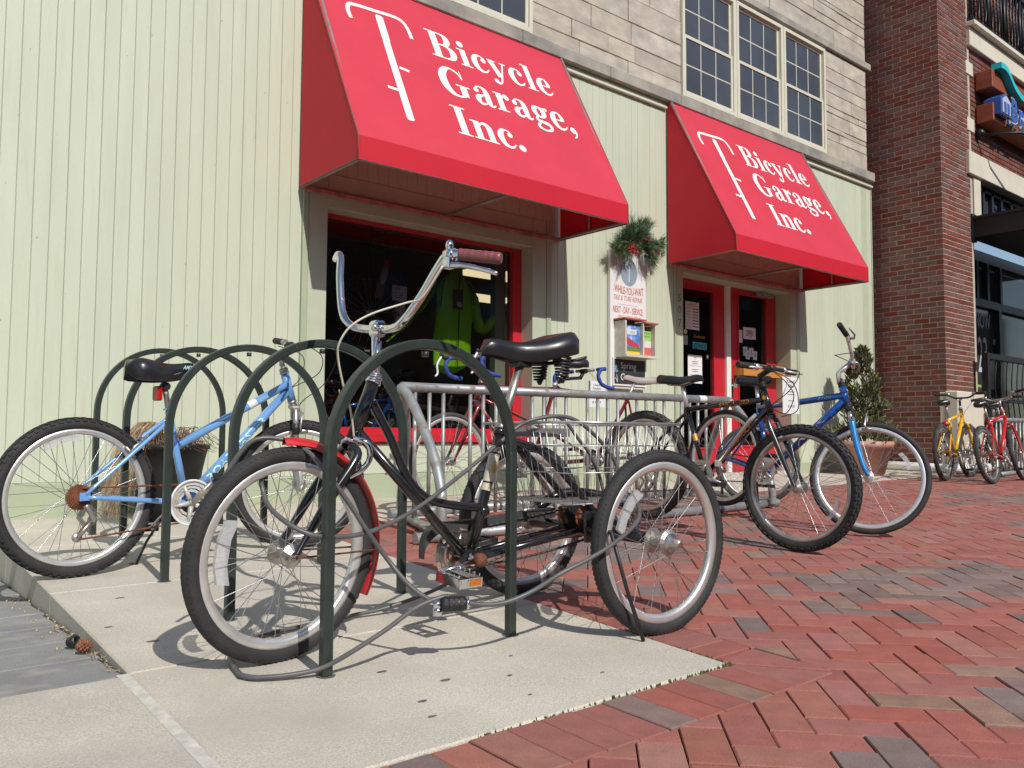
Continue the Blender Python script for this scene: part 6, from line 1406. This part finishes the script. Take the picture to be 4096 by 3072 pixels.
# ------------------------------------------------------------------ two bikes by the brick building
def plain_bike(label, O, hd, lean, paint, sadm, sd, rack=False, loc3=None, tyre=m_tyred, grp=G1, bar=m_plas, name='bicycle'):
    T = bike_root(name, label, grp, O, hd, lean) if loc3 is None else thing(name, label, 'bicycle', loc3, (0, 0, math.atan2(hd[1], hd[0])), grp)
    G = dict(ra=(0., .33), bb=(.43, .285), st=(.285, .735), tt=((.295, .71), (.845, .80)), dt=((.43, .288), (.865, .748)), ht=(.835, .845), hb=(.88, .715), ss=(.30, .69), rtt=.018, rdt=.0215, rst=.0165, rht=.020)
    fz = .33 if loc3 is not None else gz(O[0]+hd[0]*1.05, O[1]+hd[1]*1.05)-gz(*O)+.33
    fa = (1.05, fz); SM = steerM(G['ht'], G['hb'], math.radians(6*(1 if sd % 2 else -1)))
    frame_mb(G).build('frame', paint, T)
    for c, Mx in ((G['ra'], I4), (fa, SM)): wheel(T, WM(c, Mx), .33, .0255, tyre, m_alud, KNOB if sd < 30 else None, 28, .10, .016, m_alud, seed=sd)
    chainset(T, G['bb'], G['ra'], .085, .05, -1, m_plas, crank_a=.4*sd, cog_m=m_rust)
    seatpost(T, (.29, .72), (.245, .90)); saddle(T, I4, .09, .37, .945, .165, sadm, drop=.06)
    rigid_fork(T, SM, G['hb'], fa, paint, .05, .015); headset(T, SM, G['ht'], G['hb'], (.82, .91), m_alud)
    q = MB(); q.M = SM; q.tube([(.822, 0, .90), (.82, 0, .965), (.88, 0, 1.0)], .014, 10); q.build('stem', bar, T); flatbar(T, SM, (.882, 1.0), .30, .05, .06, bar, gl=.12)
    vbrake(T, G['ra'], .33, math.radians(48), I4, .045)
    cable(T, [(.88, -.14, 1.04), (1.0, -.1, .96), (.98, 0, .82), (.9, 0, .74)]); cable(T, [(.88, .14, 1.04), (1.02, .08, .98), (1.0, .02, .84), (.88, .02, .78)]); return T
yb = plain_bike('yellow mountain bike with red tail reflector beside the brick wall', (10.317, 4.442), (.992, .128), math.radians(-3), m_yel, m_vin, 12)
q = MB(); q.lathe([(0, -.03), (.035, -.03), (.035, .0), (0, .004)], 14, (.16, 0, .66), 'x'); q.tube([(.165, 0, .66), (.31, 0, .66)], .006, 6); q.build('rear_reflector', m_redl, yb)
rb_ = plain_bike('red mountain bike standing beside the yellow one near the brick wall', (10.33, 3.93), (.999, .05), math.radians(-10), m_fred, m_vin, 13, bar=m_alud)
tb_ = plain_bike('dark bike at the far rack, behind the red and yellow ones', (11.95, 4.50), (.96, .26), math.radians(-3), m_bp2, m_vin, 14, bar=m_alud)
# bikes on show inside
plain_bike('blue bike on show inside the shop window', None, (1, .2), 0, m_tblue, m_vin, 31, loc3=(3.45, 6.75, .25), grp='bikes on show inside the shop')
plain_bike('red bike on show inside the shop behind the glass', None, (1, -.35), 0, m_fred, m_vin, 32, loc3=(3.1, 7.5, .25), grp='bikes on show inside the shop')
plain_bike('white bike on show inside the shop window', None, (-1, .3), 0, m_white, m_vin, 33, loc3=(5.6, 7.2, .25), grp='bikes on show inside the shop')
# wheel, bottle and cards hung in the window
dw = thing('display_wheel', 'black-rimmed bicycle wheel hung behind the shop glass', 'wheel', (3.79, 6.42, 1.76))
wv = wheel(dw, I4, .345, .012, m_rimb, m_rimb, None, 28, .09, .015, m_alu, seed=15)
q = MB(); put_text(q, 'WEI', lambda u, v: (u-.07, -.0185, -.336+v), 0, 0, .016, .05, bold=.02); q.build('rim_lettering', m_white, wv)
q = MB(); q.tube([(0, .02, .33), (0, .03, 1.2)], .002, 5); q.build('hanging_wire', m_plas, dw)
bt = thing('water_bottle', 'clear cycling bottle with red cap hung behind the shop glass', 'bottle', (3.83, 6.34, 2.0), (0, .28, 0))
q = MB(); q.lathe([(0, 0), (.034, 0), (.036, .01), (.036, .07), (.030, .085), (.036, .10), (.036, .15), (.028, .165)], 18); q.build('body', mat('frosted_plastic', (.42, .40, .42), .3, var=.1), bt); q = MB(); q.lathe([(.034, .166), (.034, .195), (.016, .21), (.014, .235), (0, .235)], 18); q.build('cap', mat('red_cap', (.55, .05, .04), .4), bt)
q = MB(); q.tube([(0, 0, .23), (-.3, .0, 1.0)], .0015, 4); q.build('hanging_wire', m_plas, bt); q = MB(); q.box(-.05, .03, -.04, -.038, -.13, -.0); q.build('card', mat('bottle_card', (.20, .10, .09), .6), bt)
cd = thing('price_card', 'white product card hung behind the shop glass beside the jacket', 'card', (4.02, 6.33, 1.90))
q = MB(); q.box(-.075, .075, -.001, .001, -.02, .115); q.build('card', m_paper, cd); q = MB(); put_text(q, 'iOV', lambda u, v: (u, -.0018, v), -.06, .078, .026, .07, bold=.02); [q.box(-.06, .03, -.0018, -.0013, .05-.02*i, .054-.02*i) for i in range(3)]; q.build('card_print', m_ink, cd)
q = MB(); q.box(-.05, .045, -.02, .02, -.24, -.04); q.build('glove_pack', mat('glove_print', (.55, .50, .50), .6, var=.1, scale=20, col2=(.42, .04, .08), th=.52, wid=.04, s2=22), cd); q = MB(); q.tube([(0, 0, .11), (0, .05, 1.09)], .0015, 4); q.build('hanging_wire', m_plas, cd)
# ------------------------------------------------------------------ green hoops
m_hoop = mat('dark_green_enamel', (.022, .031, .026), .42, var=.25, scale=14, coat=.15, col2=(.075, .085, .075), th=.68, wid=.05, s2=70)
HP = [((1.109, 2.080), (1.770, 2.111), .918), ((1.142, 2.815), (1.836, 2.850), .962), ((1.180, 3.580), (1.885, 3.600), .985), ((1.222, 4.310), (1.935, 4.344), 1.015), ((1.290, 5.10), (2.02, 5.16), 1.05)]
names = ['dark green hoop the tricycle is locked to, at the open end of the pad', 'second dark green hoop, between the locked hoop and the blue bike saddle', 'third dark green hoop, rising beside the blue bike saddle', 'fourth dark green hoop, behind the blue bike saddle', 'last dark green hoop, nearest the boarded shop wall']
sec = [(1, .72), (.72, 1), (-.72, 1), (-1, .72), (-1, -.72), (-.72, -1), (.72, -1), (1, -.72)]
for (p, q_, h), lb in zip(HP, names):
    a = Vector((p[0], p[1], gz(*p))); c = Vector((q_[0], q_[1], gz(*q_))); d = (c-a); w_ = math.hypot(d.x, d.y); t = thing('bike_hoop', lb, 'bike rack', a, (0, 0, math.atan2(d.y, d.x)), 'row of green bike hoops')
    R_ = w_/2; s0 = h-.015-R_; pts = [(0, 0, -.03), (0, 0, s0*.5), (0, 0, s0)]+[(R_-R_*math.cos(PI*i/30), 0, s0+R_*math.sin(PI*i/30)) for i in range(1, 30)]+[(w_, 0, s0), (w_, 0, s0*.5), (w_, 0, (c.z-a.z)-.03)]
    b = MB(); b.tube(pts, .0150, sec=sec, smooth=False); o = b.build('hoop', m_hoop, t)
    b = MB(); b.tube([(R_*.95, 0, h-.036), (R_*.95, 0, h-.052)], .011, 8); b.build('stud', m_hoop, t)
    b = MB()
    for x, z in ((0, 0), (w_, c.z-a.z)): b.lathe([(.019, .003), (.032, .003), (.032, -.01)], 14, (x, 0, z)) if 0 else b.lathe([(.0, .0012), (.027, .0012)], 14, (x, 0, z))
    b.build('grout_ring', m_gum, t)

# ------------------------------------------------------------------ galvanised grid rack
gr = thing('grid_rack', 'galvanised steel grid rack with many upright bars in front of the tandem', 'bike rack', (0, 0, 0))
YT = 4.42; x0, x1 = 2.83, 6.12; zt = lambda x: 1.003+(x-x0)*.0075
b = MB(); b.tube([(x0, YT, zt(x0)), (x1, YT, zt(x1))], .030, 14); b.sph((x1, YT, zt(x1)), .0305); b.build('top_bar', m_galv, gr)
NB, FB = 3.83, 4.84
def bar(y, xa, xb, name, r=.030):
    q = MB(); q.tube([(xa, y, gz(xa, y)+r), (xb, y+.05, gz(xb, y+.05)+r)], r, 14); q.lathe([(r*1.12, -.0), (r*1.12, .09)], 16, (xb-.10, y+.05, gz(xb, y)+r), 'x'); q.build(name, m_galv, gr)
bar(NB, 2.55, 6.0, 'base_bar'); bar(FB, 3.02, 6.45, 'base_bar')
for xt, xn, xf in ((x0, 2.72, 3.10), (x1, 5.85, 6.30)):
    q = MB(); zn = gz(xn, NB)+.03; zf = gz(xf, FB)+.03
    q.tube(spline([(xt, YT, zt(xt)), (xt-.01, YT-.14, .90 if xt < 4 else .90), (lerp((xt,), (xn,), .55)[0], YT-.42, .62), (xn+.02, NB+.04, .42), (xn, NB, .30), (xn, NB, zn)], 8), .029, 12); q.tube(spline([(xt, YT, zt(xt)), (xf-.1, YT+.2, .75), (xf, FB-.03, .45), (xf, FB, zf)], 8), .029, 12); q.tube([(xn, NB, zn), (xf, FB, zf)], .028, 12); q.build('end_frame', m_galv, gr)
n = 30; k = 0
for i in range(n):
    if i % 5 in (3,): continue
    x = x0+.10+(x1-x0-.2)*i/(n-1)
    q = MB(); q.tube([(x, YT, zt(x)-.02), (x+.004, YT+.005, gz(x, YT)+.05)], .0125, 8); q.build('upright', m_galv, gr)
q = MB(); q.tube([(x1-.42, YT, zt(x1-.4)), (x1-.33, YT, zt(x1-.3))], .0304, 14, cap=False); q.build('sticker', m_white, gr)
# loose wheel left locked at the end of the rack
lw = thing('loose_wheel', 'single dusty bicycle wheel left standing at the end of the grid rack', 'wheel', (5.93, 4.02, gz(5.93, 4.02)), (math.radians(6), 0, math.radians(118)))
wheel(lw, Matrix.Translation((0, 0, .330)), .33, .022, m_tyred, m_alud, None, 28, .09, .016, m_alud, seed=20)
# low far rack holding the yellow and red bikes
fr_ = thing('far_rack', 'low grey tube rack holding the red and yellow bikes by the brick shop', 'bike rack', (11.4, 4.35, gz(11.4, 4.35)))
q = MB(); q.tube([(0, .0, .72), (2.2, .25, .75)], .03, 10); q.build('top_bar', m_galv, fr_)
q = MB(); q.tube([(0, .0, .03), (2.2, .25, .055)], .03, 10); q.build('base_bar', m_galv, fr_)
for i in range(12):
    x = .05+i*.19; q = MB(); q.tube([(x, x*.113, .03), (x, x*.113, .73)], .012, 7); q.build('upright', m_galv, fr_)

# ------------------------------------------------------------------ planters
rp = random.Random(9)
p1 = thing('planter', 'black nursery pot of dead straw-coloured grass by the green wall', 'planter', (1.83, 5.55, gz(1.83, 5.55)))
q = MB(); q.lathe([(0, .004), (.175, .004), (.205, .30), (.235, .44), (.248, .44), (.248, .47), (.232, .47), (.21, .40), (0, .40)], 30); q.build('pot', mat('black_pot', (.007, .007, .008), .6, var=.2, scale=6), p1)
m_straw = mat('dead_grass', (.36, .24, .12), .8, var=.3, scale=20, rnd=.3, isl=True); m_straw2 = mat('rust_leaves', (.17, .075, .03), .8, var=.35, scale=20, rnd=.35, isl=True)
def blades(n, base_r, fn, m, name, par, w=.0035):
    q = MB()
    for i in range(n):
        P = fn(i); P = spline(P, 4)
        for j in range(len(P)-1):
            a, c = Vector(P[j]), Vector(P[j+1]); s_ = (c-a).cross(Vector((rp.random()-.5, rp.random()-.5, .3))).normalized()*w*(1-j/len(P)*.8)
            q.add([a-s_, a+s_, c+s_*.9, c-s_*.9], [(0, 1, 2, 3)])
    return q.build(name, m, par)
def f_hang(i):
    a = rp.gauss(PI*1.1, .2); r0 = .12*rp.random(); L = rp.uniform(.25, .46); o = .23+.06*rp.random()
    return [(r0*math.cos(a), r0*math.sin(a), .42), (.15*math.cos(a), .15*math.sin(a), .55+.06*rp.random()), (o*math.cos(a), o*math.sin(a), .50), ((o+.07)*math.cos(a), (o+.05)*math.sin(a), .30), ((o+.09+.05*rp.random())*math.cos(a), (o+.06)*math.sin(a), max(.02, .48-L))]
def f_up(i):
    a = rp.random()*2*PI; r0 = .15*math.sqrt(rp.random()); h = rp.uniform(.03, .16); o = rp.uniform(.02, .17)
    return [(r0*math.cos(a), r0*math.sin(a), .40), ((r0+o*.4)*math.cos(a), (r0+o*.4)*math.sin(a), .42+h), ((r0+o)*math.cos(a+.3), (r0+o)*math.sin(a+.3), .40+h*.8), ((r0+o*1.35)*math.cos(a+.4), (r0+o*1.35)*math.sin(a+.4), .40+h*.45)]
stuff(blades(420, .1, f_hang, m_straw, 'hanging_grass', p1, .0022)); stuff(blades(260, .1, f_up, m_straw2, 'dead_leaves', p1, .0035)); stuff(blades(90, .1, f_up, m_straw, 'dry_stems', p1, .002))
p2 = thing('planter', 'terracotta pot with a small cone-shaped evergreen at the shop corner', 'planter', (10.45, 5.50, gz(10.45, 5.50)))
q = MB(); m_tc = mat('terracotta', (.46, .22, .165), .8, var=.12, scale=9, col2=(.54, .34, .28), th=.58, wid=.1, s2=6)
q.lathe([(0, .004), (.24, .004), (.33, .34), (.37, .34), (.38, .42), (.35, .42), (.32, .36), (0, .36)], 30); q.build('pot', m_tc, p2)
q = MB(); q.tube([(0, 0, .34), (.01, 0, .8), (0, .01, 1.5)], [.03, .02, .006], 7)
for i in range(26):
    z = .5+1.05*i/26; a = i*2.4; L = .42*(1-(z-.45)/1.35); q.tube([(0, 0, z), (L*.8*math.cos(a), L*.8*math.sin(a), z+.10)], [.007, .002], 4)
q.build('trunk', mat('bark', (.09, .06, .04), .9), p2)
m_con = mat('conifer_green', (.115, .125, .038), .7, var=.45, scale=14, rnd=.45, isl=True)
q = MB()
for i in range(6000):
    z = .42+1.16*(rp.random()**1.15); t = (z-.42)/1.16; rad = .46*(1-t)**.80*(.9+.16*math.sin(z*23)+.2*math.sin(3*z+2))+.02
    a = rp.random()*2*PI; r0 = rad*math.sqrt(.25+.75*rp.random())*(1+.14*math.sin(a*5+z*14)); p = Vector((r0*math.cos(a), r0*math.sin(a), z+.03*math.sin(a*7)))
    if MN.noise(p*5.5) < -.16: continue
    d = Vector((math.cos(a)*.6, math.sin(a)*.6, .9)).normalized()+Vector((rp.gauss(0, .35), rp.gauss(0, .35), rp.gauss(0, .35))); d.normalize(); s_ = d.cross(Vector((rp.random()-.5, rp.random()-.5, rp.random()-.5))).normalized(); L = .035+.035*rp.random()
    q.add([p-s_*.009, p+s_*.009, p+d*L+s_*.006, p+d*L*1.25, p+d*L-s_*.006], [(0, 1, 2, 3, 4)])
stuff(q.build('crown', m_con, p2))

# ------------------------------------------------------------------ litter at the kerb
q = MB(); q.lathe([(.006, 0), (.017, 0), (.019, .022), (.013, .03), (.010, .03), (.008, .01)], 14); o = q.build('rubber_plug', m_plas); o.location = (.678, 2.885, rz(.678, 2.885)+.012); o.rotation_euler = (1.2, .2, .4); tag(o, 'small black rubber plug lying in the kerb gutter', 'plug')
q = MB()
for i in range(60):
    a = i*2.4; t = i/60; r_ = .020*math.sin(PI*(.1+.85*t)); q.sph((r_*math.cos(a), r_*math.sin(a), .006+.032*t), .0055, 5, 3)
o = q.build('seed_ball', m_cone if 0 else mat('seed_brown', (.22, .085, .045), .9, var=.4, scale=90)); o.location = (.690, 2.775, rz(.69, 2.775)-.004); tag(o, 'spiky brown seed ball lying beside the black plug', 'seed ball')
q = MB()
for i in range(70):
    y = rp.uniform(2.45, 3.25); x = XL(y)-.008-.03*rp.random(); z = rz(x, y)-.002; a = rp.gauss(1.5, .5); L = .01+.03*rp.random(); q.tube([(x, y, z), (x+L*math.cos(a), y+L*math.sin(a), z+.003)], .0011, 4)
for i in range(60):
    y = rp.uniform(2.7, 4.1); x = XL(y)-.01-.09*rp.random()**2; r_ = .002+.004*rp.random(); q.sph((x, y, rz(x, y)-.004), r_, 5, 3)
o = stuff(q.build('kerb_litter', mat('straw_litter', (.42, .34, .20), .9, var=.4, scale=60))); o['label'] = 'straw and grit scattered along the kerb'

# ------------------------------------------------------------------ the far side of the street, seen only mirrored in the glass
ob = thing('street_building', 'brown brick building across the street mirrored in the shop glass', 'building', (12, -24, -.8))
q = MB(); q.box(-34, 84, -8, 0, 0, 14.0); q.build('wall', mat('street_brick', (.13, .075, .055), .9, var=.2, scale=3), ob)
for i in range(36):
    for j in range(4):
        q = MB(); q.box(-32+i*3, -30.6+i*3, -.02, .02, 1.2+j*3.2, 3.2+j*3.2); q.build('window', m_dglass, ob)
